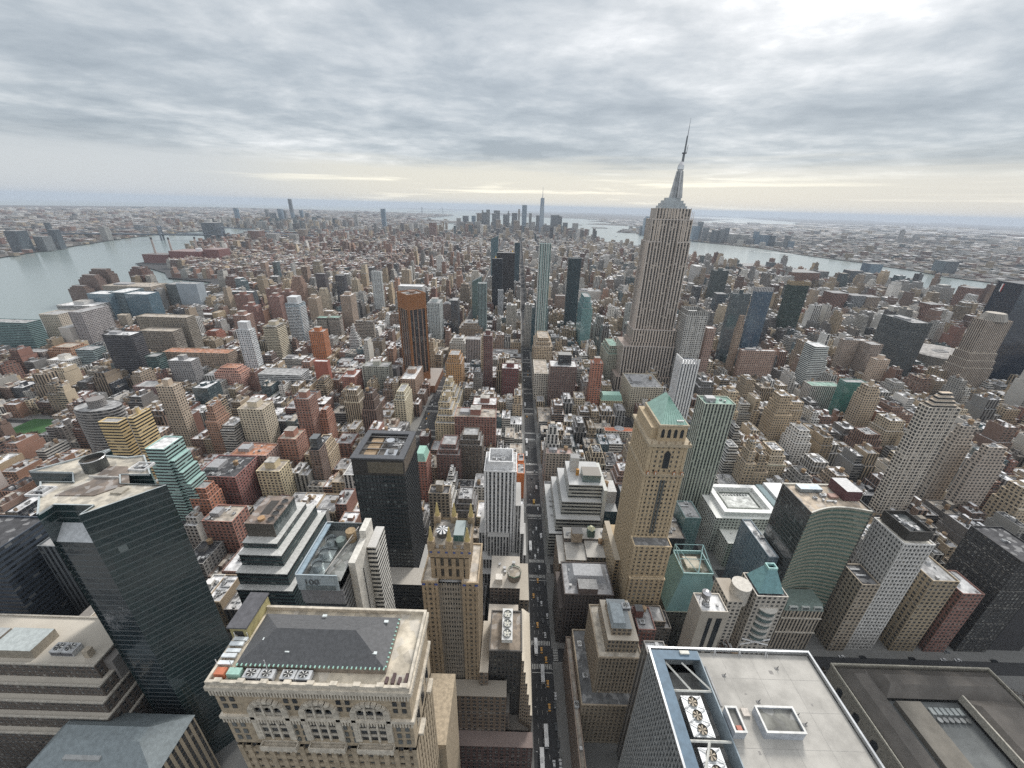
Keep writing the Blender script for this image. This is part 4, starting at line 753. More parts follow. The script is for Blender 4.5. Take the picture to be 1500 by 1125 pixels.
# --- the tall spire tower
B = Bld('skyscraper', 'tallest grey limestone skyscraper with setback crown, silver mast and antenna', 'building', 252, 720); keep(190, 322, 686, 752)
LE = (.56, .495, .44); V_ = FM['V']; 
for x0, x1, y0, y1, z0, z1 in ((192, 318, 689, 750, 0, 27), (199.5, 306, 692.5, 747, 27, 87), (212, 296, 695, 745, 87, 93), (214.5, 291, 697, 743, 93, 117)): B.q('base_tier', V_).box(x0, x1, y0, y1, z0, z1, LE, 5.2, 3.7, rt=(.36, .30, .27))
SW = B.p('shaft_wall', V_)
for x0, x1, y0, y1, z1 in ((217, 238, 700, 740, 267), (265, 286, 700, 740, 267), (238, 265, 703, 737, 302), (219, 237.9, 702, 738, 301), (265.1, 284, 702, 738, 301), (224, 279, 703.5, 736.5, 317)): SW.box(x0, x1, y0, y1, 0 if z1 < 300 else 60, z1, LE, 5.2, 3.7, rt=(.34, .33, .32))
PI = B.p('pier', MS)
for x0, x1, fy, z0, z1 in ((217, 238, 700, 117, 268), (265, 286, 700, 117, 268), (238, 265, 703, 117, 303), (224, 279, 703.5, 303, 318), (219, 237, 702, 268, 302), (266, 284, 702, 268, 302), (199.5, 306, 692.5, 27, 88)):
    n_ = max(2, round((x1 - x0) / 5.4))
    for i in range(n_ + 1): c_ = x0 + (x1 - x0) * i / n_; PI.box(c_ - .55, c_ + .55, fy - .7, fy, z0, z1, (.62, .56, .51))
for y in np.linspace(700.4, 739.6, 8): PI.box(216.3, 217, y - .5, y + .5, 117, 268, (.62, .56, .51)); PI.box(286, 286.7, y - .5, y + .5, 117, 268, (.62, .56, .51))
TRM = B.p('stone_trim', MS)
for x0, x1, y0, y1, z in ((216.6, 238.4, 699.6, 740.4, 265.5), (264.6, 286.4, 699.6, 740.4, 265.5), (218.6, 284.4, 701.6, 738.4, 299.8), (213.8, 291.6, 696.4, 743.6, 115.6), (199, 306.5, 692, 747.5, 85.5)): TRM.box(x0, x1, y0, y1, z, z + 1.3, (.55, .51, .48), bot=True)
CR = B.q('crown_tier', MM)
for i, (h_, z0, z1) in enumerate(((20.5, 317, 321), (18, 321, 325), (15, 325, 329), (11, 329, 333))): CR.box(251.5 - h_, 251.5 + h_, 720 - h_ * .72, 720 + h_ * .72, z0, z1, (.42, .45, .47))
MA = B.p('mast', MM); MA.cyl(256, 720, 333, 374, 5.4, 4.0, 16, (.36, .37, .38)); MA.cyl(256, 720, 374, 380, 5, 4.6, 16, (.6, .62, .64)); MA.cyl(256, 720, 380, 385, 4.2, 2.0, 16, (.5, .5, .52))
for a_ in (0, math.pi / 2, math.pi, 3 * math.pi / 2):
    c_, s_ = math.cos(a_), math.sin(a_); B.q('mast_wing', MM).prism([(256 + c_ * 4 - s_ * 1.4, 720 + s_ * 4 + c_ * 1.4), (256 + c_ * 4 + s_ * 1.4, 720 + s_ * 4 - c_ * 1.4), (256 + c_ * 10.5 + s_ * 1.4, 720 + s_ * 10.5 - c_ * 1.4), (256 + c_ * 10.5 - s_ * 1.4, 720 + s_ * 10.5 + c_ * 1.4)][::-1], 333, 372, (.46, .47, .48), c1=[(256 + c_ * 4 - s_ * 1.2, 720 + s_ * 4 + c_ * 1.2), (256 + c_ * 4 + s_ * 1.2, 720 + s_ * 4 - c_ * 1.2), (256 + c_ * 5.2 + s_ * 1.2, 720 + s_ * 5.2 - c_ * 1.2), (256 + c_ * 5.2 - s_ * 1.2, 720 + s_ * 5.2 + c_ * 1.2)][::-1])
AN = B.p('antenna', MP); AN.cyl(257.5, 720, 385, 396, 2.0, 1.8, 8, (.18, .2, .22)); AN.cyl(257.5, 720, 396, 397.5, 3.4, 3.4, 10, (.15, .16, .18)); AN.cyl(258, 720, 397.5, 420, 1.5, 1.1, 8, (.16, .18, .2)); AN.cyl(258.4, 720, 420, 443.5, .6, .15, 6, (.2, .22, .25)); AN.bar((261, 720, 396), (261.5, 720, 408), .25, (.2, .2, .2))
for x, y in ((287, 702), (288.5, 712)): B.q('roof_mast', MP).bar((x - 3, y, 300), (x - 3, y, 313), .25, (.6, .5, .45))
B.done()
# --- copper coloured diagonal tower on its podium
B = Bld('office_tower', 'copper brown tower turned diagonally with black window strips, left of centre', 'building', -181, 686); keep(-215, -142, 650, 740)
cx, cy_ = -181, 686
def rot(px_, py_): a_ = rad(43); return (cx + px_ * math.cos(a_) - py_ * math.sin(a_), cy_ + px_ * math.sin(a_) + py_ * math.cos(a_))
OC = (.33, .155, .07); Hh = 17
G = B.p('glazing', FM['G']); G.prism([rot(-Hh, -Hh), rot(Hh, -Hh), rot(Hh, Hh), rot(-Hh, Hh)], 26, 152, (.022, .024, .03), 2, 3.5, top=False)
W = B.p('wall', MS)
W.prism([rot(-Hh - .8, -Hh - .8), rot(Hh + .8, -Hh - .8), rot(Hh + .8, Hh + .8), rot(-Hh - .8, Hh + .8)], 150, 175, OC, top=False); W.prism([rot(-Hh - .5, -Hh - .5), rot(Hh + .5, -Hh - .5), rot(Hh + .5, Hh + .5), rot(-Hh - .5, Hh + .5)], 0, 30, OC, top=False)
for s_ in range(4):
    for i in range(5):
        q = -Hh + i * Hh / 2; wd = 2.6 if i in (0, 4) else (.9 if i != 2 else .9)
        p0, p1 = max(q - wd, -Hh - .9), min(q + wd, Hh + .9); r4 = [(p0, -Hh - .9), (p1, -Hh - .9), (p1, -Hh + .3), (p0, -Hh + .3)]
        a_ = s_ * math.pi / 2; r4 = [rot(x * math.cos(a_) - y * math.sin(a_), x * math.sin(a_) + y * math.cos(a_)) for x, y in r4]
        W.prism(r4, 28 + s_ * .003, 151, OC if i in (0, 4) else (.30, .20, .15), top=False)
    for i in range(8):
        q = -Hh + Hh / 8 + i * Hh / 4; r4 = [(q - .5, -Hh - 1.3), (q + .5, -Hh - 1.3), (q + .5, -Hh - .7), (q - .5, -Hh - .7)]; a_ = s_ * math.pi / 2
        B.q('crown_rib', MS).prism([rot(x * math.cos(a_) - y * math.sin(a_), x * math.sin(a_) + y * math.cos(a_)) for x, y in r4], 150, 175.8, (.33, .16, .08))
B.p('roof', MR).face([(*rot(*q), 173) for q in ((-Hh, -Hh), (Hh, -Hh), (Hh, Hh), (-Hh, Hh))], None, (.28, .26, .24)); IN = [rot(*q) for q in ((-Hh, -Hh), (Hh, -Hh), (Hh, Hh), (-Hh, Hh))]; OU = [rot(*q) for q in ((-Hh - .8, -Hh - .8), (Hh + .8, -Hh - .8), (Hh + .8, Hh + .8), (-Hh - .8, Hh + .8))]
for i in range(4): j = (i + 1) % 4; B.p('parapet', MS).face([(*OU[i], 175), (*OU[j], 175), (*IN[j], 175), (*IN[i], 175)], None, (.36, .19, .11)); B.p('parapet', MS).face([(*IN[i], 175), (*IN[j], 175), (*IN[j], 173), (*IN[i], 173)], None, OC)
B.p('cornice_band', MS).prism([rot(-Hh - 1.2, -Hh - 1.2), rot(Hh + 1.2, -Hh - 1.2), rot(Hh + 1.2, Hh + 1.2), rot(-Hh - 1.2, Hh + 1.2)], 148.5, 150, (.36, .18, .09)); B.q('plant_unit', MP).cyl(cx, cy_ + 4, 173, 176.5, 7, 7, 8, (.22, .14, .1)); clutter(B, cx - 12, cx + 12, cy_ - 12, cy_ + 12, 173, 7)
B.q('podium', FM['B']).box(-210, -142, 652, 738, 0, 14, (.24, .12, .07), rt=(.35, .32, .3)); B.done()
# --- navy slab with the numeral, right edge
B = Bld('office_tower', 'navy black slab with a small red and white numeral 1, right edge', 'building', 1010, 782); keep(940, 1090, 757, 806)
B.p('wall', facade('navy_glass', .96, .93, 'P', True, pale=0)).box(942, 1085, 759, 804, 0, 205, (.012, .022, .045), 3, 3.6, rt=(.03, .03, .04))
for txt, mm, ox in (('1', pane_mat('numeral_red', (.6, .05, .04)), .9), ('1', pane_mat('numeral_white', (.8, .8, .8)), 0)):
    fc = text_mesh('numeral_sign', txt, 22, mm); o = link('numeral_sign', fc, B.r, (941.4 - 1010 + (.3 if ox else -.3), 799 - 782 - ox, 186)); o.rotation_euler = (rad(90), 0, rad(-90))
B.done()
# --- left foreground
B = Bld('office_tower', 'brown stepped stone tower with pale ledges and roof plant, bottom left corner', 'building', -245, 118); keep(-300, -200, 92, 160)
bs = (.095, .078, .067)
for i, (x0, x1, y0, z) in enumerate(((-300, -212, 124, 92), (-300, -209, 120, 82), (-300, -207, 116.5, 74), (-300, -205, 113.5, 66), (-300, -203, 110.5, 57))):
    B.p('wall', FM['P']).box(x0, x1, y0, 150 - i, 0 if i == 4 else z - 14, z, bs, rt=(.50, .47, .42)); ring(B.q('ledge', MS), x0, x1, y0 - .3, 150 - i, z, z + .9, .8, (.44, .41, .36))
B.q('penthouse', MP).box(-268, -246, 127, 139, 92, 98, (.30, .27, .22), rt=(.42, .46, .46)); B.q('penthouse', MP).box(-300, -272, 126, 140, 92, 96, (.25, .22, .19), rt=(.4, .42, .42)); unit(B, -236, 131, 92, 1.6); unit(B, -230, 131, 92, 1.6); B.q('chimney', MS).box(-221, -218, 128, 131, 92, 97, (.4, .35, .28)); B.p('flank', FM['B']).box(-212, -207.5, 128, 152, 0, 90, (.20, .19, .185)); B.done()
plain('office_tower', 'white framed slot windowed slab between the stepped tower and navy glass', -245, -230, 146, 162, 88, (.52, .49, .44), 'V', 'T', n=2, bay=2.6, more=lambda B: B.p('upper_box', MP).box(-256, -246, 150, 166, 0, 84, (.27, .25, .23)))
B = Bld('office_building', 'grey hip roofed block under the stepped tower, bottom left', 'building', -200, 108); keep(-232, -166, 92, 123)
B.p('wall', FM['V']).box(-232, -168, 94, 120, 0, 58, (.30, .26, .20), top=False); B.p('hip_roof', MP).prism([(-232.5, 93.5), (-167.5, 93.5), (-167.5, 120.5), (-232.5, 120.5)], 58, 68, (.20, .235, .25), c1=[(-222, 104), (-180, 104), (-180, 110), (-222, 110)]); B.q('dormer', MP).box(-214, -196, 98, 101, 61, 64, (.33, .34, .34)); B.done()
plain('glass_tower', 'dark blue slab at the left edge behind the stepped tower', -330, -292, 160, 190, 128, (.035, .05, .075), 'R', 'D', n=3)
plain('office_tower', 'slate banded slab between the left edge slab and navy glass', -288, -268, 176, 206, 118, (.10, .115, .13), 'V', 'G', n=3)
plain('apartment_tower', 'pale pink blank tower cut by the left edge', -560, -528, 300, 330, 130, (.50, .45, .43), 'B', 'W', n=0)
plain('brick_building', 'long red brick hall left of the navy glass roof', -430, -330, 262, 300, 34, (.27, .11, .08), 'B', 'G', n=12)
# power station with four chimneys
gz = drop(1900, 2250); B = Bld('power_station', 'long brick power station with four tall chimneys by the river bend', 'building', -1860, 2200, z=gz)
B.q('hall', FM['B']).box(-1935, -1800, 2110, 2190, gz, 42, (.17, .085, .08), rt=(.2, .19, .19)); B.q('hall', FM['B']).box(-1800, -1640, 2120, 2240, gz, 60, (.19, .085, .08), rt=(.28, .22, .22)); B.q('hall', FM['B']).box(-1640, -1560, 2150, 2240, gz, 70, (.18, .085, .08), rt=(.28, .22, .22))
B.p('white_drum', MP).cyl(-1660, 2150, 60, 74, 14, 14, 16, (.7, .7, .72))
for x, y in ((-1895, 2150), (-1822, 2170), (-1745, 2250), (-1660, 2280)): c_ = B.q('chimney', MS); c_.cyl(x, y, 40, 112, 5.5, 4, 12, (.42, .36, .33)); B.q('chimney_cap', MP).cyl(x, y, 112, 122, 4.6, 4.6, 12, (.06, .06, .07))
B.done(); keep(-1950, -1540, 2080, 2300)
# suspension bridges
def bridge(name, label, a, b, th, dk, tfr, cl, w_=18):
    a, b = Vector(a), Vector(b); d = (b - a); L = d.length; d.normalize(); n_ = Vector((-d.y, d.x)); B = Bld(name, label, 'bridge', a.x, a.y)
    def at(f, z): p = a.lerp(b, f); return (p.x, p.y, z + drop(p.x, p.y))
    B.p('deck', MP).face([(at(0, dk)[0] + n_.x * w_ * s_, at(0, dk)[1] + n_.y * w_ * s_, at(0, dk)[2]) for s_ in (-1, 1)] + [(at(1, dk)[0] - n_.x * w_ * s_, at(1, dk)[1] - n_.y * w_ * s_, at(1, dk)[2]) for s_ in (-1, 1)], None, cl)
    for i in range(24): B.p('truss', MP).bar(at(i / 24, dk - 3), at((i + 1) / 24, dk - 3), 4.5, cl)
    for f in tfr:
        T = B.p('tower', MP)
        for s_ in (-1, 1): p = at(f, 0); T.bar((p[0] + n_.x * w_ * s_, p[1] + n_.y * w_ * s_, p[2] - 4), (p[0] + n_.x * w_ * .8 * s_, p[1] + n_.y * w_ * .8 * s_, p[2] + th), 6, cl)
        for z in (th - 4, th * .72, dk + 4): p = at(f, z); T.bar((p[0] - n_.x * w_, p[1] - n_.y * w_, p[2]), (p[0] + n_.x * w_, p[1] + n_.y * w_, p[2]), 4, cl)
    C = B.p('cable', MP); fs = [0.0] + list(tfr) + [1.0]
    for i in range(3):
        z0, z1 = (dk if i == 0 else th), (dk if i == 2 else th)
        for j in range(12):
            def zz_(u): return (z0 * (1 - u) + z1 * u) - (4 * (th - dk - 5) * u * (1 - u) if i == 1 else 10 * u * (1 - u))
            u0, u1 = j / 12, (j + 1) / 12; f0, f1 = fs[i] + (fs[i + 1] - fs[i]) * u0, fs[i] + (fs[i + 1] - fs[i]) * u1
            for s_ in (-1, 1):
                p, q = at(f0, zz_(u0)), at(f1, zz_(u1)); C.bar((p[0] + n_.x * w_ * s_, p[1] + n_.y * w_ * s_, p[2]), (q[0] + n_.x * w_ * s_, q[1] + n_.y * w_ * s_, q[2]), 1.6, cl)
    return B.done()
bridge('suspension_bridge', 'grey steel suspension bridge over the left river bend', (-3655, 3196), (-1748, 3617), 102, 41, (.41, .64), (.16, .19, .23))
bridge('suspension_bridge', 'hazy long suspension bridge at the harbour mouth on the horizon', (-4000, 15470), (-2700, 18250), 211, 70, (.283, .72), (.25, .28, .30), 22)

plain('brick_building', 'narrow brown strip building between the avenue and the tan setback tower', 42.6, 46, 112, 186, 34, (.20, .15, .12), 'P', 'T', n=2)

plain('construction_building', 'narrow building wrapped in bright orange netting left beside the avenue', 7, 15.5, 372, 392, 36, (.62, .20, .07), 'B', 'G', n=3)
plain('construction_building', 'small orange netted house one lot further down the avenue', 8, 15.5, 405, 420, 30, (.60, .19, .06), 'B', 'G', n=2)
NEAR_N = 95
HAZE = 0.00004
SKY = [('far downtown towers','the far downtown cluster',[(-734,5300,51,166,'P'),(-673,5500,70,191,'D'),(-577,5100,73,134,'P'),(-610,5900,56,186,'B'),(-535,5900,65,218,'T'),(-479,5800,28,261,'G1'),(-439,5750,46,234,'D'),(-385,5500,43,270,'G'),(-307,5500,52,225,'D'),(-297,6000,85,258,'G'),(-240,5200,58,162,'T'),(-166,5600,62,218,'D'),(-134,5900,28,257,'G1'),(-48,5700,72,236,'D'),(-16,5000,72,166,'T'),(9,5350,25,285,'P'),(78,5600,61,334,'B'),(160,5700,36,238,'P'),(183,5200,50,150,'P'),(268,5500,78,218,'G'),(459,5400,102,229,'D'),(539,5500,43,214,'G'),(605,5500,61,142,'D'),(710,5300,67,144,'P'),(-470,5000,72,140,'P'),(-342,5000,48,106,'G'),(-186,4900,39,114,'P'),(-83,4800,46,120,'G'),(100,4700,53,108,'T'),(367,5200,50,116,'G'),(619,5000,48,100,'G')]),('towers across the right river','the cluster across the right river',[(1768,5900,83,236,'B1'),(1742,6000,57,110,'G'),(2076,5000,71,160,'B'),(2122,5000,47,205,'D'),(2154,4900,54,151,'G'),(2231,4800,76,129,'D'),(2273,4750,45,143,'G'),(2323,4750,38,155,'D'),(2359,4650,89,98,'P'),(2434,4600,88,96,'P'),(2471,4500,57,62,'G'),(2543,4550,43,136,'B'),(2552,4400,84,111,'B'),(2607,4350,41,109,'D'),(2649,4300,55,55,'P'),(2664,4200,40,120,'G'),(2699,4200,60,70,'B'),(2205,4850,46,104,'P'),(2612,4400,42,73,'G')]),('towers across the left river','the borough skyline beyond the left river',[(-3246,6150,39,334,'D'),(-3696,6300,40,189,'G'),(-3582,6200,40,147,'G'),(-3539,6200,40,144,'D'),(-3493,6300,60,199,'B'),(-3491,6400,51,180,'G'),(-3268,6300,40,122,'D'),(-3185,6300,40,188,'B'),(-3216,6100,39,162,'B'),(-3199,6500,52,149,'G'),(-2889,6200,50,124,'D'),(-3686,5600,45,206,'B'),(-2629,5900,66,118,'P'),(-2388,6300,50,153,'P')]),('towers on the left river bank','the row on the far left river bank',[(-2916,2420,68,115,'D'),(-2864,2500,58,81,'G'),(-2887,2600,39,114,'D'),(-3472,3100,26,122,'D'),(-3157,3200,47,102,'P1'),(-3524,2900,38,92,'G'),(-3399,3300,33,47,'T'),(-3689,4100,61,64,'G'),(-3628,3900,91,25,'R'),(-3369,3300,33,28,'T'),(-3520,4000,52,54,'P')]),('scattered distant towers','the scattered middle distance towers',[(-1454,4635,44,256,'B'),(-859,4300,69,146,'R'),(-924,4300,35,100,'T'),(1438,2350,38,62,'D'),(1474,2300,30,48,'G'),(1818,1950,57,47,'D'),(1549,1900,56,84,'D'),(1752,2050,60,101,'B'),(1517,1780,46,89,'P1'),(1568,1500,49,91,'P1'),(1560,1400,46,99,'R'),(1509,2050,54,59,'G'),(2620,2550,82,77,'D'),(5013,5600,44,169,'P1'),(1299,1900,124,75,'R'),(1356,2400,157,39,'R'),(1188,2150,176,36,'R'),(1069,1350,50,79,'R'),(1133,1350,45,72,'G'),(1182,1350,45,69,'T'),(1193,1150,38,89,'R'),(609,1200,28,92,'D'),(-2532,3500,114,132,'D'),(-1837,3600,59,92,'T'),(-2053,3300,86,91,'R'),(-1864,3200,74,81,'P'),(-1761,3300,54,73,'P'),(-1839,2600,35,25,'T')])]
CARS = [(23.3,198.6,'b'),(27.6,196.6,'t'),(30.7,189.6,'t'),(27.4,179.0,'b'),(30.9,173.1,'t'),(31.0,158.2,'t'),(34.8,159.6,'k'),(31.2,208.6,'w'),(25.4,216.9,'t'),(29.9,220.6,'k'),(34.1,218.5,'k'),(33.9,224.9,'w'),(23.0,243.6,'t'),(29.6,236.1,'w'),(27.7,141.6,'b'),(34.6,147.3,'k'),(35.3,138.2,'k'),(24.4,129.0,'b'),(31.8,127.6,'w'),(35.7,128.3,'w'),(40.6,155.2,'w'),(31.5,390.3,'v'),(27.6,365.0,'y'),(28.7,323.8,'w'),(33.2,312.5,'v'),(21.8,298.4,'b'),(29.2,294.0,'w'),(26.2,286.6,'w'),(25.8,270.5,'k'),(29.6,273.8,'w'),(27.5,259.4,'t'),(33.6,256.2,'k'),(28.5,250.5,'k'),(26.6,239.9,'g'),(21.8,494.4,'b'),(19.3,461.1,'b'),(15.1,611.9,'b'),(15.8,715.0,'v'),(23.7,570.9,'t'),(26.6,410.0,'k'),(30.6,424.4,'g'),(24.8,439.1,'w'),(23.9,480.1,'k'),(24.0,377.4,'g'),(261.3,203.2,'w'),(340.2,205.6,'w'),(351.3,204.9,'w'),(316.1,202.8,'k'),(277.7,201.6,'k'),(379.8,207.3,'k'),(348.8,198.1,'g'),(31.2,338.1,'k'),(25.2,317.8,'g'),(31.9,354.3,'w')]
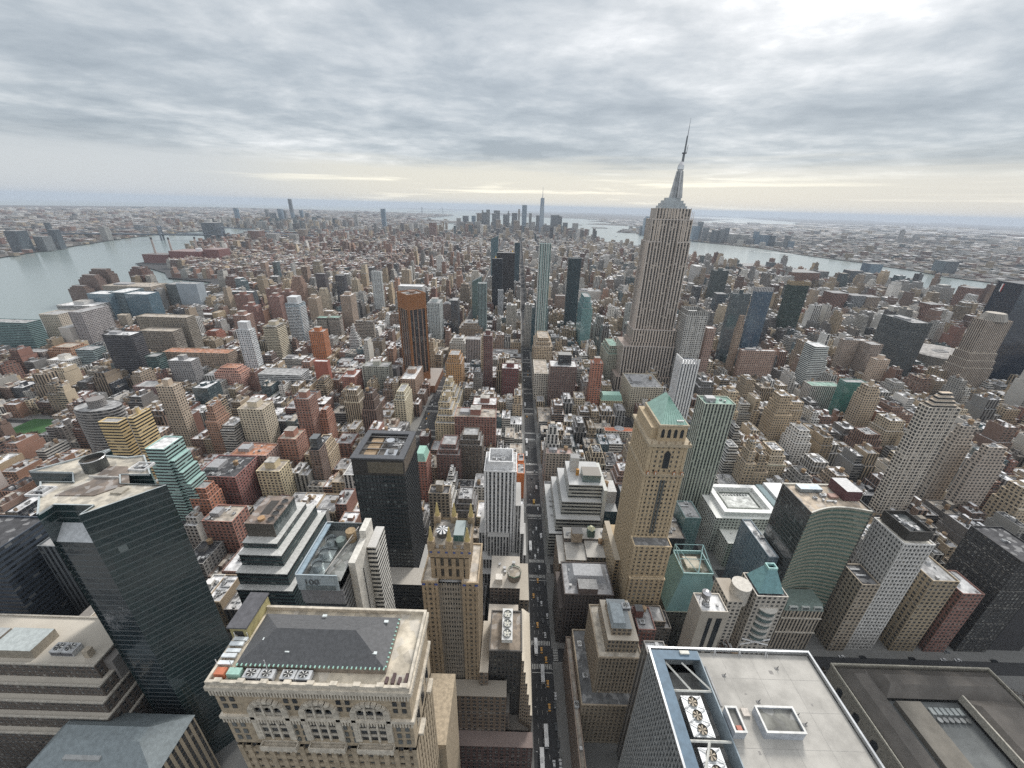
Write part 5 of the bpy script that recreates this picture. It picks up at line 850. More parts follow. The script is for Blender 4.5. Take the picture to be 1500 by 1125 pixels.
TAB = """
office_building|R|.16,.26,.27|cG|-1110,-976,757,27,78|teal office block with dark ribbon windows beside the left river
hospital_building|P|.45,.40,.34|G|-1041,-999,837,40,74|beige square hospital block standing at the left river edge
hospital_building|R|.50,.50,.50|bW|-1115,-1029,940,50,68|white topped hospital block with dark lower floors near the left river
hospital_building|W|.36,.34,.35|G|-930,-903,800,60,91|large slab with speckled pale green mosaic side near the river
hospital_building|B|.48,.46,.44|G|-953,-930,789,40,60|pale blank walled block with small round blue sign, left riverside
apartment_building|P|.32,.17,.10|sT|-918,-862,718,40,40|orange tan brick block below the round sign hospital
apartment_building|P|.62,.60,.56|bW|-879,-834,686,25,29|white end walled apartment slab under the orange brick block
brick_building|P|.20,.17,.16|G|-947,-911,710,20,35|low grey brown block right below the teal ribbon office
apartment_tower|Y|.08,.08,.09|cW|-719,-669,654,24,93|black apartment tower with speckled white balconies near left edge
office_building|R|.25,.32,.34|G|-836,-803,703,25,45|low glass block behind the black balcony tower
glass_building|G|.12,.19,.24|W|-1079,-1024,986,40,88|left wing of the blue glass riverside complex
glass_building|R|.20,.27,.31|W|-1041,-1002,1004,60,89|middle striped wing of the blue glass riverside complex
glass_building|G|.08,.15,.20|W|-1003,-942,1004,36,86|dark blue right wing of the glass riverside complex
apartment_tower|P|.16,.11,.095|s|-1395,-1338,1226,26,55|nearest brown brick tower standing in the left river edge
apartment_tower|P|.17,.115,.10|s|-1394,-1331,1266,26,82|second brown brick river tower, just behind the nearest one
apartment_tower|P|.15,.105,.09|s|-1400,-1325,1305,26,95|third brown brick river tower, tallest of the group
apartment_tower|P|.16,.10,.09|s|-1338,-1274,1385,26,92|brown brick river tower standing apart behind the beige hospital
hospital_building|P|.33,.29,.25|cT|-1158,-1022,1107,60,84|wide beige hospital slab in front of the brown river towers
office_building|R|.20,.23,.24|G|-1012,-982,1146,40,85|dark grey end block beside the blue grey laboratory slab
office_building|B|.33,.38,.43|G|-981,-922,1146,30,88|blue grey blank laboratory slab by the river bend
apartment_building|W|.27,.24,.20|T|-790,-685,799,25,86|rear of the two long concrete grid apartment slabs
apartment_building|W|.25,.22,.19|T|-756,-688,760,25,68|front of the two long concrete grid apartment slabs
chimney_tower|V|.48,.43,.36|T|-942,-922,908,14,57|slim cream shaft beside the two concrete slabs
apartment_building|W|.36,.28,.22|R|-658,-536,692,25,50|long low block with dark red top band and beige grid
apartment_tower|P|.24,.24,.25|bW|-586,-546,619,19,62|grey slab tower with white roof right of the black balcony tower
apartment_tower|Y|.07,.12,.12|G|-656,-636,653,20,55|dark green balcony block between black tower and grey slab
apartment_tower|B|.40,.41,.38|G|-717,-704,734,12,14|pale blank end wall slab behind the slim beige tower
apartment_tower|W|.62,.66,.70|kW|-504,-480,687,16,98|blue glass tower in a white lattice frame with white crown
construction_building|W|.62,.36,.30|sR|-518,-472,625,28,47|half built tower wrapped in orange netting over violet floors
apartment_tower|R|.05,.05,.07|G|-646,-628,765,20,14|narrow black striped slab left of the netted tower
hospital_building|G|.05,.07,.09|W|-833,-763,1146,20,69|small black glass block with white roof left of centre
apartment_tower|P|.22,.12,.10|b|-764,-727,1067,24,77|white roofed brown tower behind the small black glass block
apartment_tower|P|.25,.13,.11|b|-692,-659,988,24,67|pinkish brown tower left of the white balcony tower
apartment_building|P|.19,.15,.13|W|-866,-815,1035,22,29|brown slab beside the tan pair, centre left distance
apartment_building|P|.45,.36,.24|T|-813,-799,1035,32,34|bright tan narrow slab beside a brown one, centre left
brick_building|P|.33,.13,.09|sG|-721,-692,876,30,32|stepped red brick block left of the white lattice tower
apartment_tower|P|.27,.17,.14|bW|-623,-593,849,26,80|brown brick tower with pale top rim above the lattice tower
apartment_tower|Y|.42,.38,.30|b|-509,-482,769,36,81|cream tower of three ribs of balconies left of centre
apartment_tower|Y|.50,.60,.68|k|-514,-484,871,31,104|tall pale blue balcony tower with pointed white top
apartment_tower|P|.42,.16,.07|b|-417,-388,769,22,73|orange brick tower with box top right of the pale blue tower
apartment_tower|V|.42,.29,.23|s|-648,-613,1146,24,116|pink tan tower with stepped top in centre left distance
apartment_tower|P|.22,.13,.11|b|-685,-653,1083,24,92|leftmost of three pink brown towers behind the pale blue tower
apartment_tower|P|.26,.15,.13|b|-647,-618,1027,24,84|front one of three pink brown towers behind the pale blue tower
apartment_tower|P|.23,.14,.12|b|-636,-605,1067,24,88|rightmost of three pink brown towers behind the pale blue tower
apartment_building|P|.40,.34,.27|s|-638,-598,1170,26,81|beige block right beside the pink tan tower
apartment_tower|P|.34,.27,.21|bW|-536,-513,1012,27,86|tan square tower with lone box on its white roof
apartment_building|P|.46,.40,.31|s|-574,-547,1146,22,84|cream stepped block behind the tan square tower
apartment_tower|P|.32,.25,.20|bW|-460,-433,1033,38,90|tall brown tan slab with shaded right flank, centre left
apartment_tower|Y|.30,.27,.24|M|-441,-415,908,20,65|right green roofed balcony slab behind the orange brick tower
apartment_tower|Y|.27,.25,.22|M|-468,-444,908,18,64|left green roofed balcony slab behind the orange brick tower
apartment_tower|R|.66,.67,.68|z|-367,-345,835,16,63|white terraced pyramid block with a square top
apartment_tower|Y|.33,.29,.25|b|-371,-330,893,10,63|tan balcony slab with penthouse behind the white terraced block
apartment_tower|W|.50,.53,.54|G|-426,-398,1186,13,131|distant white lattice slab above the copper coloured tower
apartment_tower|G|.035,.04,.055|G|-542,-515,1202,20,114|right one of two dark slabs in the centre left distance
apartment_tower|P|.09,.08,.09|G|-600,-572,1202,20,117|left one of two dark slabs in the centre left distance
brick_building|P|.38,.32,.26|sW|-548,-508,1091,24,32|low cream stepped block right of the tan square tower
office_tower|W|.42,.46,.47|bG|-206,-178,916,45,104|pale grid office tower right beside the copper coloured tower
office_building|P|.19,.15,.14|cG|-199,-158,1067,24,68|brown office slab right of the pale grid tower
office_building|G|.04,.045,.06|G|-164,-147,996,38,94|thin black slab standing against the brown office slab
office_building|P|.26,.20,.15|scG|-135,-79,924,55,53|wide brown stepped block at the left avenue far end
office_building|P|.52,.50,.46|scW|-140,-105,813,38,51|white roofed terraced block beside the left avenue
office_building|V|.36,.33,.33|G|-98,-69,757,22,70|grey mauve slab with dark centre bays right of the terraced block
apartment_tower|P|.15,.08,.075|b|-53,-38,639,22,115|very slim dark brown tower with open grid, centre
apartment_tower|P|.13,.05,.05|bW|-20,8,612,24,68|dark maroon brick tower with blank face beside the central avenue
apartment_tower|P|.42,.25,.12|s|-119,-91,640,38,76|gold orange brick tower on the left avenue
brick_building|P|.28,.17,.12|cG|-49,9,829,40,14|broad orange brown block behind the maroon tower
apartment_building|P|.50,.42,.29|z|-106,-76,472,50,70|front cream terraced block on the left avenue corner
apartment_building|P|.52,.45,.32|z|-115,-83,545,50,60|rear cream terraced block behind its twin on the left avenue
apartment_tower|P|.55,.50,.38|s|-175,-158,518,40,61|cream ribbed tower on the near side of the left avenue
brick_building|P|.30,.21,.16|bW|-190,-165,607,63,46|tan brick block with white roof below the copper coloured tower
brick_building|B|.10,.10,.11|D|-237,-220,686,20,32|low block with black roof below the copper coloured tower
apartment_tower|W|.36,.37,.33|bG|-264,-219,639,22,54|grey green grid slab left below the copper coloured tower
apartment_building|P|.30,.13,.10|bW|-290,-268,610,35,45|red brick slab with white roof left of the grey green grid
brick_building|B|.33,.12,.09|W|-349,-325,640,10,60|blank red brick cube below the orange brick tower
brick_building|B|.30,.22,.16|G|-384,-360,686,49,14|blank tan block in front of the red cube
apartment_building|R|.52,.54,.56|G|-444,-369,628,30,38|long white apartment slab left of the red cube
office_building|R|.62,.60,.57|cW|-482,-439,765,25,14|white block with vents rising behind the long white slab
office_building|B|.09,.14,.17|G|-364,-337,757,25,14|dark teal blank block between red brick buildings
apartment_building|P|.23,.12,.10|bcT|-76,-22,454,26,62|wide brown brick apartment block with pale windows near centre
apartment_building|P|.20,.11,.09|bW|-61,-25,535,26,39|brown brick block with white roof right behind the wide one
apartment_building|P|.12,.10,.085|s|-64,-35,399,26,65|dark olive brick block left of the white office tower top
apartment_building|P|.17,.10,.09|s|-87,-60,384,30,60|stepped brown brick tower pair left of the olive block
brick_building|B|.14,.08,.075|w|-131,-118,480,18,14|blank brown wall block with round white topped tank
apartment_building|P|.30,.13,.10|m|-107,-93,360,22,56|red brick block with pale mint green mansard top
office_building|P|.33,.28,.22|bD|-75,-56,289,12,73|tan brown block right of the black glass office
apartment_tower|P|.50,.45,.36|bT|-360,-327,454,25,64|big cream square tower with box penthouse at left
apartment_tower|Y|.33,.34,.30|G|-405,-397,583,38,14|grey balcony edged slab right behind the cream square tower
apartment_building|R|.24,.12,.10|cW|-333,-310,509,27,37|brown brick ribbon block right of the cream square tower
apartment_tower|P|.42,.35,.28|bT|-452,-430,449,14,96|slim beige tower with plain pinkish box on top
hotel_building|R|.62,.48,.26|G|-419,-399,344,10,105|near yellow wing with ribbon windows and roof garden
hotel_building|R|.62,.48,.26|bG|-388,-383,345,21,110|far yellow wing with ribbon windows and louvred penthouse
apartment_tower|C|.24,.23,.23|wc|-497,-449,381,30,95|curved grey tower wrapped in dark balcony bands
apartment_building|P|.19,.12,.12|wG|-612,-566,571,26,35|brown purple speckled block behind the yellow wings
apartment_building|P|.34,.17,.12|s|-255,-244,456,20,63|pink brick block with tall red chimney top
apartment_tower|P|.17,.12,.10|kD|-230,-218,376,16,56|brown tower with black glass cube on top
apartment_building|P|.26,.14,.11|b|-274,-255,440,20,88|brick block between the cream square tower and black topped tower
apartment_tower|R|.35,.52,.50|tW|-330,-313,297,22,107|pale green glass balcony tower behind the dark faceted tower
apartment_building|P|.38,.17,.11|s|-308,-289,298,17,60|orange brick stepped block right of the green glass tower
apartment_building|P|.26,.12,.11|cD|-324,-281,326,38,55|broad maroon brick block with cluttered dark roof
apartment_building|P|.28,.19,.17|cR|-313,-272,365,25,55|long brown brick block right behind the maroon one
apartment_building|P|.32,.17,.13|bT|-273,-252,392,23,60|red brick block with pink roof and box, left of black glass office
apartment_building|P|.52,.45,.31|bT|-272,-247,344,21,50|cream block with small penthouse left of the pink roof block
apartment_building|P|.30,.15,.12|cT|-270,-243,264,21,56|maroon fronted block with yellow flank near the stepped glass office
apartment_building|P|.46,.38,.26|G|-330,-312,432,20,14|small yellow block behind the cream penthouse block
office_building|P|.55,.53,.48|T|36,60,637,69,50|white stone block with arched windows on the central avenue
office_building|P|.17,.12,.11|xW|60,104,607,30,76|broad dark brown block carrying a black box penthouse
apartment_tower|P|.36,.16,.11|b|121,138,574,16,96|slender red orange brick tower right of the brown block
hotel_building|P|.48,.40,.26|mG|140,175,568,20,35|small yellow stone block with green mansard pavilion
museum_building|P|.50,.46,.40|oW|128,177,474,10,35|low block whose white roof has a wide terracotta border
office_building|P|.47,.43,.35|cG|189,240,580,59,55|big cream block with top row of arches before the tall spire tower
office_building|P|.33,.29,.25|cP|41,72,393,12,50|tan block with pink terrace and red cabin on the central avenue
office_building|W|.48,.38,.27|sT|40,75,749,70,75|tan gridded block on the right side of the central avenue
glass_tower|G|.035,.10,.13|kG|38,76,893,22,105|dark teal glass tower right of the central avenue
glass_tower|G|.16,.32,.33|s|149,172,878,70,133|pale aqua glass tower with stepped crown
office_building|P|.33,.34,.29|sM|181,208,726,70,70|grey green stepped block left beside the tall spire tower
office_building|P|.55,.54,.52|cG|211,287,1350,40,60|long white gridded block behind the aqua tower
office_tower|W|.40,.42,.41|cG|276,308,985,13,100|black and white gridded block left of the tall spire tower
glass_tower|V|.30,.42,.42|j|46,70,866,18,245|tall pale green tower with white vertical fins and open top
glass_tower|V|.045,.075,.09|G|124,154,986,18,205|tall dark steel blue tower with vertical slots
office_building|P|.24,.18,.15|G|123,155,1235,20,65|brown gridded block left of the dark steel blue tower
glass_tower|G|.05,.12,.15|q|-108,-78,1702,22,205|dark teal glass tower with slanted top near centre skyline
glass_tower|R|.05,.10,.13|G|-10,10,1583,16,188|very thin glass tower with black cap beside the black slab
clock_tower|P|.50,.48,.44|y|-32,-7,1702,22,130|pale stone clock tower with small golden cupola in the distance
office_tower|V|.03,.028,.032|G|-69,-8,1416,30,169|broad black office slab near centre skyline
glass_tower|V|.02,.028,.04|G|-74,-43,1226,18,171|narrow blue black tower standing before the black slab
apartment_tower|X|.45,.48,.52|G|-51,-36,1115,12,100|slender grey tower with white diamond lattice crown
office_tower|P|.50,.48,.42|y|-78,-60,1329,15,148|pale stone block with golden pyramid spire behind the narrow dark tower
office_tower|V|.64,.63,.62|W|784,817,1804,60,95|white ribbed slab right of the tall spire tower
apartment_tower|R|.09,.115,.12|bG|682,732,1418,24,130|dark grey green banded tower with rounded top, right distance
office_tower|W|.48,.48,.47|uW|294,329,672,38,150|large grey white grid tower right below the spire tower
apartment_tower|P|.33,.23,.20|W|342,357,688,16,125|brown and white striped slab beside the grey white grid tower
glass_tower|G|.07,.095,.11|bG|422,457,781,11,170|broad dark grey glass tower right of the spire tower
glass_tower|G|.05,.10,.16|lW|498,534,838,10,165|blue glass tower with white louvred crown, right distance
office_tower|P|.30,.23,.18|s|415,426,724,10,140|narrow stepped brown tower right of the grey white grid tower
office_tower|R|.05,.085,.075|lT|693,737,1022,22,150|dark green speckled tower with tan side edge and crown
office_tower|W|.085,.10,.11|cG|778,817,770,70,125|very wide dark gridded office slab on the right
hotel_tower|V|.40,.34,.29|nT|835,880,698,25,150|stepped pale brown hotel tower before the navy slab
office_building|R|.60,.64,.64|tW|546,572,693,28,95|white and aqua banded office block with stepped right side
hotel_building|P|.34,.28,.24|cW|665,713,775,13,85|left of two brown classical hotel blocks with white roof
hotel_building|P|.30,.25,.22|G|696,720,748,25,85|right of two brown classical hotel blocks before the gridded slab
department_store|P|.33,.23,.19|cW|424,489,706,10,80|wide brown block with pale classical top floors, right of centre
office_building|V|.55,.52,.49|M|495,545,606,20,55|low block with tall white columns and green roof at right
glass_tower|G|.05,.20,.17|G|514,547,568,14,79|grey framed green glass tower standing before tan stepped block
office_building|P|.40,.33,.25|sb|508,531,523,20,90|tan stepped tower behind the grey framed green tower
apartment_tower|P|.50,.40,.32|bG|676,701,703,15,70|cream tower with dark central slot, right middle
office_tower|G|.03,.045,.08|fW|198,218,438,20,150|white finned tower with blue glass strips before the spire tower
office_tower|W|.50,.46,.41|pT|382,411,329,10,155|tall cream gridded tower with terraced penthouse at right
office_tower|P|.37,.33,.29|scW|458,478,357,10,120|stepped grey beige tower right of the tall cream gridded one
office_tower|P|.37,.32,.28|scW|463,491,334,10,110|grey beige tower near right edge with white flat roof
office_tower|V|.36,.40,.35|cM|180,209,334,18,150|green tinged stone tower with classical top right of the green pyramid
office_building|R|.68,.69,.70|W|-343,-272,1162,34,95|bright white angled roof block behind the copper coloured tower
glass_tower|V|.20,.27,.28|G|-90,-70,940,20,148|grey green glass tower left of the narrow blue black tower
office_tower|P|.50,.47,.42|sG|-153,-121,1345,26,116|pale stone block with stepped top left of the gilded spire
glass_tower|G|.06,.13,.13|q|-122,-96,1107,20,136|dark green glass block with sloped top left of the pale stone block
office_building|V|.52,.50,.46|cW|-23,3,1004,24,84|pale block with tall dark bays just left of the avenue far down
office_building|P|.46,.44,.41|cW|22,44,924,20,105|white and tan loft on the right corner of the avenue far down
office_building|G|.05,.06,.065|cM|245,269,853,20,84|low dark glass block left beside the tall spire tower
"""

# ================================================================== THE CITY, building by building
def roofbits(B, x0, x1, y0, y1, z, o, t):
    w_, d_ = x1 - x0, y1 - y0; mx_, my_ = (x0 + x1) / 2, (y0 + y1) / 2
    if 'b' in o: bx = B.q('penthouse', FM['B']); q = min(w_, d_) * .26; bx.box(mx_ - q, mx_ + q, my_ - q * .9, my_ + q, z - 1, z + 7, t); B.p('penthouse_roof', MR).box(mx_ - q - .2, mx_ + q + .2, my_ - q * .9 - .2, my_ + q + .2, z + 7, z + 7.3, (.42, .40, .37))
    if 'c' in o: B.q('plant_box', MP).box(x0 + w_ * .12, x0 + w_ * .42, y0 + d_ * .3, y0 + d_ * .7, z - 1, z + 3, (.34, .34, .35)); clutter(B, x0, x1, y0, y1, z - 1, 5)
    if 'w' in o or ('c' in o and R.random() < .5): tank(B, x1 - w_ * .25, my_, z - 1, 1.1)
    if 'k' in o: B.p('crown_box', FM['G']).box(x0 + w_ * .15, x1 - w_ * .15, y0 + d_ * .15, y1 - d_ * .15, z - 1, z + 14, (.05, .06, .07) if t[0] < .3 else (.62, .64, .66))
    if 'x' in o: B.p('black_penthouse', FM['G']).box(mx_ - 9, mx_ + 13, my_ - 6, my_ + 10, z - 1, z + 17, (.012, .014, .02), rt=(.2, .19, .18))
    if 'u' in o: ring(B.p('louvred_crown', FM['V']), x0 + 1, x1 - 1, y0 + 1, y1 - 1, z, z + 9, .6, tuple(v * .8 for v in t)); B.q('plant_box', MP).box(x0 + w_ * .25, x1 - w_ * .25, y0 + d_ * .3, y1 - d_ * .3, z - 1, z + 4, (.55, .56, .57))
    if 'l' in o: ring(B.p('louvred_crown', FM['V']), x0, x1, y0, y1, z, z + 8, .6, (.60, .60, .62) if t[2] > .12 else (.45, .36, .24))
    if 'm' in o: B.p('mansard', MP).prism([(x0 + .5, y0 + .5), (x1 - .5, y0 + .5), (x1 - .5, y1 - .5), (x0 + .5, y1 - .5)], z - 1, z + 9, (.30, .50, .42), c1=[(x0 + 3, y0 + 3), (x1 - 3, y0 + 3), (x1 - 3, y1 - 3), (x0 + 3, y1 - 3)])
    if 'j' in o:
        for i in range(5): q = x0 + w_ * (i + .02) / 5; B.p('fin', MP).box(q - .5, q + .5, y0 - .9, y0, 20, z + 9, (.60, .62, .60))
        for i in range(3): B.p('fin', MP).box(x0 - .9, x0, y0 + d_ * i / 3, y0 + d_ * i / 3 + 1, 20, z + 9, (.6, .62, .6))
    if 'y' in o: g_ = B.p('gilded_spire', tinted('gold_leaf', .9, 1.1, .35, .3)); q = min(w_, d_) * .28; B.p('lantern', MP).box(mx_ - q, mx_ + q, my_ - q, my_ + q, z - 1, z + 6, (.5, .47, .4)); g_.cyl(mx_, my_, z + 6, z + 20, q * .95, .3, 8, (.75, .48, .08))
    if 'o' in o: D = B.p('terracotta_border', MP); D.box(x0 + .5, x1 - .5, y0 + .5, y0 + 12, z - .9, z - .5, (.50, .15, .07)); D.box(x1 - 12, x1 - .5, y0 + 12.1, y1 - .5, z - .9, z - .5, (.50, .15, .07)); B.p('roof_grille', MM).cyl(mx_ - 3, my_ + 4, z - 1, z - .3, 7, 7, 20, (.4, .42, .45))
    if 'f' in o:
        for i in range(6): q = x0 + w_ * (i + .5) / 6; B.q('fin', MP).box(q - .9, q + .9, y0 - 1.2, y0, 30, z + 6, (.70, .70, .70))
        for i in range(7): q = y0 + (y1 - y0) * (i + .5) / 7; B.q('fin', MP).box(x0 - 1.2, x0, q - .8, q + .8, 30, z + 6, (.70, .70, .70))
    if 'p' in o:
        for i in range(4): B.q('terraced_penthouse', FM['R']).box(x0 + w_ * (.12 + i * .07), x1 - w_ * (.12 + i * .07), y0 + 1 + i, y1 - 1 - i * .5, z - 1 + i * 3.6, z + 2.4 + i * 3.6, t, rt=(.6, .5, .4))
    if 'n' in o:
        for i, (e1, zt) in enumerate(((5, 62), (3.5, 76), (1.8, 90))): B.q('setback_wing', FM['V']).box(x0 - e1, x1 + e1, y0 - e1, y1 + e1, 0, zt, t, rt=(.6, .57, .5))
        B.p('octagon_crown', FM['V']).cyl(mx_, my_, z - 1, z + 12, w_ * .42, w_ * .30, 8, (.45, .42, .38))
    if 't' in o:
        for i in range(4): B.q('terrace', FM['R']).box(x1 + i * 3.5, x1 + i * 3.5 + 3.5, y0 + 2, y1 - 1, 0, z - 14 - i * 13, t)
HER = []
def hero(x0, x1, y0, h_):
    a = [pix(x, y0, z)[0] for x in (x0, x1) for z in (0, h_)]; f = .22 if h_ > 60 else .4
    HER.append((min(a), max(a), y0, min(pix(x0, y0, h_ * f)[1], pix(x1, y0, h_ * f)[1])))
for q_ in ((-215, -142, 655, 150), (192, 318, 689, 200), (-21, 5, 255, 125), (206, 250, 217, 128), (268, 289, 205, 112), (87, 113, 203, 180), (118, 160, 203, 60), (38, 90, 288, 60), (200, 292, 282, 60), (-107, -72, 220, 150), (-182, -145, 184, 110), (896, 1024, 798, 40), (942, 1085, 759, 150)): hero(*q_)
def digit(line):
    nm, st, tt, o, g_, lab = line.split('|'); x0, x1, y0, d, h_ = map(float, g_.split(',')); t = tuple(float(v) * (1.15 if st in 'PVWY' else 1) for v in tt.split(','))
    rc = ROOFC[next((c for c in o if c.isupper()), 'G')]; ca = 'building'; z = drop(x0, y0); y1 = y0 + d; h_ += z
    B = Bld(nm, lab, ca, (x0 + x1) / 2, (y0 + y1) / 2, z=z); keep(x0, x1, y0, y1); hero(x0, x1, y0, h_); W = B.p('wall', FM[st]); RR = B.p('roof', MR); bay = {'W': 3.6, 'G': 2.6, 'X': 2.8, 'V': 3.4}.get(st, 4.0); fl = {'G': 3.6, 'X': 7}.get(st, 3.5)
    if 's' in o or 'z' in o:
        n_ = 5 if 'z' in o else 3; w_ = x1 - x0; st_ = (.42 if 'z' in o else .17) / (n_ - 1)
        for i in range(n_ - 1, -1, -1):
            f = i * (.11 if 'z' in o else .09); za = z if i == 0 else h_ * (1 - (n_ - i) * st_) - .5; zb = h_ * (1 - (n_ - 1 - i) * st_)
            W.shell(x0 + w_ * f * (.5 if 'z' in o else 1), x1 - w_ * f * (1.2 if 'z' in o else 1), y0 + d * f * 1.2, y1 - d * f * .5, za, zb, t, bay, fl, roof=RR, rt=rc)
        q = (x0 + w_ * .3, x1 - w_ * .3, y0 + d * .35, y1 - d * .25); roofbits(B, *q, h_, o if n_ < 5 else o + 'b', t)
    elif 'q' in o:
        W.prism([(x0, y0), (x1, y0), (x1, y1), (x0, y1)], z, h_ - 14, t, bay, fl, top=False); zt = h_ - 14
        W.face([(x0, y0, zt), (x1, y0, zt), (x1, y0, h_)], [(0, 0), (9, 0), (9, 4)], t); W.face([(x1, y0, zt), (x1, y1, zt), (x1, y1, h_), (x1, y0, h_)], [(0, 0), (9, 0), (9, 4), (0, 4)], t); W.face([(x1, y1, zt), (x0, y1, zt), (x1, y1, h_)], None, t); RR.face([(x0, y0, zt), (x1, y0, h_), (x1, y1, h_), (x0, y1, zt)], None, (.1, .14, .16))
    elif st == 'C':
        mx_, a_ = (x0 + x1) / 2, (x1 - x0) / 2; pl = [(mx_ + a_ * math.cos(k_), y0 + d * .5 + d * .5 * math.sin(k_)) for k_ in [2 * math.pi * i / 28 for i in range(28)]]
        W.prism(pl, z, h_, t, bay, fl, top=False); RR.face([(x, y, h_ - .5) for x, y in pl], None, rc); clutter(B, x0 + 10, x1 - 10, y0 + 6, y1 - 6, h_ - .5, 8); B.q('penthouse', FM['P']).cyl(mx_, y0 + d * .5, h_ - .5, h_ + 9, 8, 8, 16, t)
        for i in range(1, 27):
            zb = h_ * i / 27; BB = B.q('balcony', MS)
            for k_ in range(28):
                p, q = pl[k_], pl[(k_ + 1) % 28]; 
                if p[1] > y0 + d * .62: continue
                cx_, cy_ = mx_, y0 + d * .5; ex = lambda v: (cx_ + (v[0] - cx_) * 1.045, cy_ + (v[1] - cy_) * 1.07); BB.prism([ex(p), ex(q), q, p], zb, zb + .9, (.30, .29, .28))
    else:
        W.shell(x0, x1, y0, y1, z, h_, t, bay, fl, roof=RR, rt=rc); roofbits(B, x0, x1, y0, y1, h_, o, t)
        if st == 'Y':
            for i in range(2, int((h_ - z) / fl) - 1):
                zb = z + i * fl; B.q('balcony', MS).box(x0 + .6, x1 - .6, y0 - 1.1, y0, zb, zb + 1.0, tuple(min(.7, v * 1.25) for v in t)) if (x1 - x0) > 4 else 0
                for k_ in (0,): B.q('balcony', MS).box(x1, x1 + .9, y0 + 2, y1 - 2, zb, zb + 1.0, tuple(min(.7, v * 1.25) for v in t))
        if st == 'W':
            n_ = max(2, round((x1 - x0) / 5.6))
            for i in range(n_ + 1): q = x0 + (x1 - x0) * i / n_; B.p('pier', MS).box(q - .35, q + .35, y0 - .5, y0, z, h_, tuple(min(.72, v * 1.1) for v in t))
    for c in range(1): pass
    return B.done()
for L_ in TAB.strip().split('\n'): digit(L_)

# parkland and the arena disc on the right
B = Bld('arena', 'round pale arena roof between the gridded slab and navy slab', 'building', 960, 862); B.p('drum', FM['V']).cyl(960, 862, 0, 38, 62, 62, 48, (.35, .33, .30), top=False); B.p('roof', MR).cyl(960, 862, 38, 40, 63, 58, 48, (.42, .40, .38)); ring(B.p("roof_unit", MP), 945, 970, 852, 867, 40, 42, 1, (.6, .6, .6)); B.done(); keep(896, 1024, 798, 926)
mb = MB(); mb.box(-730, -650, 468, 520, .17, .22); struct('grass', mb, [gr]); keep(-745, -640, 455, 530)
KEEP.append((300, 490, -60, 184))       # park behind the library

# ---- filler fabric: lots along every block
PALS = {'brick': [(.26, .165, .13), (.29, .17, .13), (.20, .125, .105), (.33, .20, .145), (.28, .205, .165), (.21, .145, .12), (.24, .13, .105)],
        'tan': [(.42, .335, .235), (.48, .39, .28), (.37, .30, .22), (.54, .46, .35), (.33, .27, .21)],
        'grey': [(.38, .375, .36), (.29, .285, .28), (.46, .45, .43), (.22, .22, .22), (.17, .16, .155)],
        'white': [(.60, .60, .59), (.68, .67, .65), (.54, .53, .50)], 'glass': [(.05, .08, .09), (.07, .12, .14), (.035, .04, .05)]}
CN = {'brick': ('red brown brick', 'brick_building'), 'tan': ('tan masonry', 'masonry_building'), 'grey': ('grey', 'grey_building'), 'white': ('white', 'white_building'), 'glass': ('dark glass', 'glass_building')}
RC = {'white': (.76, .76, .77), 'grey': (.38, .38, .385), 'black': (.06, .06, .065), 'tan': (.45, .40, .34)}
def style(x, y):
    if x < -560 and y > 1650: wt = (9, 2, 1.5, .6, .3)
    elif x < -150: wt = (4.6, 4.2, 2, 1.6, .7)
    elif x < 500: wt = (1.6, 4.6, 3.2, 2.2, 1.1) if y < 1400 else (2.6, 3.8, 2.8, 2.4, .7)
    else: wt = (2.4, 4.6, 3, 1.8, .8)
    return R.choices(('brick', 'tan', 'grey', 'white', 'glass'), wt)[0]
LOTS = []
def zone_h(x, y):
    r_ = R.random()
    if -125 < x < 15 and 255 < y < 600: return R.uniform(13, 24) if r_ < .75 else R.uniform(28, 50)
    if 40 < x < 800 and y < 1300: return R.uniform(20, 40) if r_ < .5 else R.uniform(40, 62) if r_ < .92 else R.uniform(65, 95)
    if x < -640 and y < 900: return R.uniform(14, 28) if r_ < .55 else R.uniform(30, 62)
    if x < -145 and y < 1100: return R.uniform(12, 24) if r_ < .6 else R.uniform(25, 45) if r_ < .93 else R.uniform(50, 80)
    if y < 1500: return R.uniform(13, 28) if r_ < .5 else R.uniform(28, 50) if r_ < .88 else R.uniform(55, 95)
    if x < -560 and 1700 < y < 2500: return R.uniform(34, 42) if r_ < .7 else R.uniform(10, 20)
    if y < 2700: return R.uniform(12, 28) if r_ < .66 else R.uniform(28, 52) if r_ < .92 else R.uniform(55, 95)
    return R.uniform(10, 24) if r_ < .88 else R.uniform(24, 50) if r_ < .985 else R.uniform(50, 80)
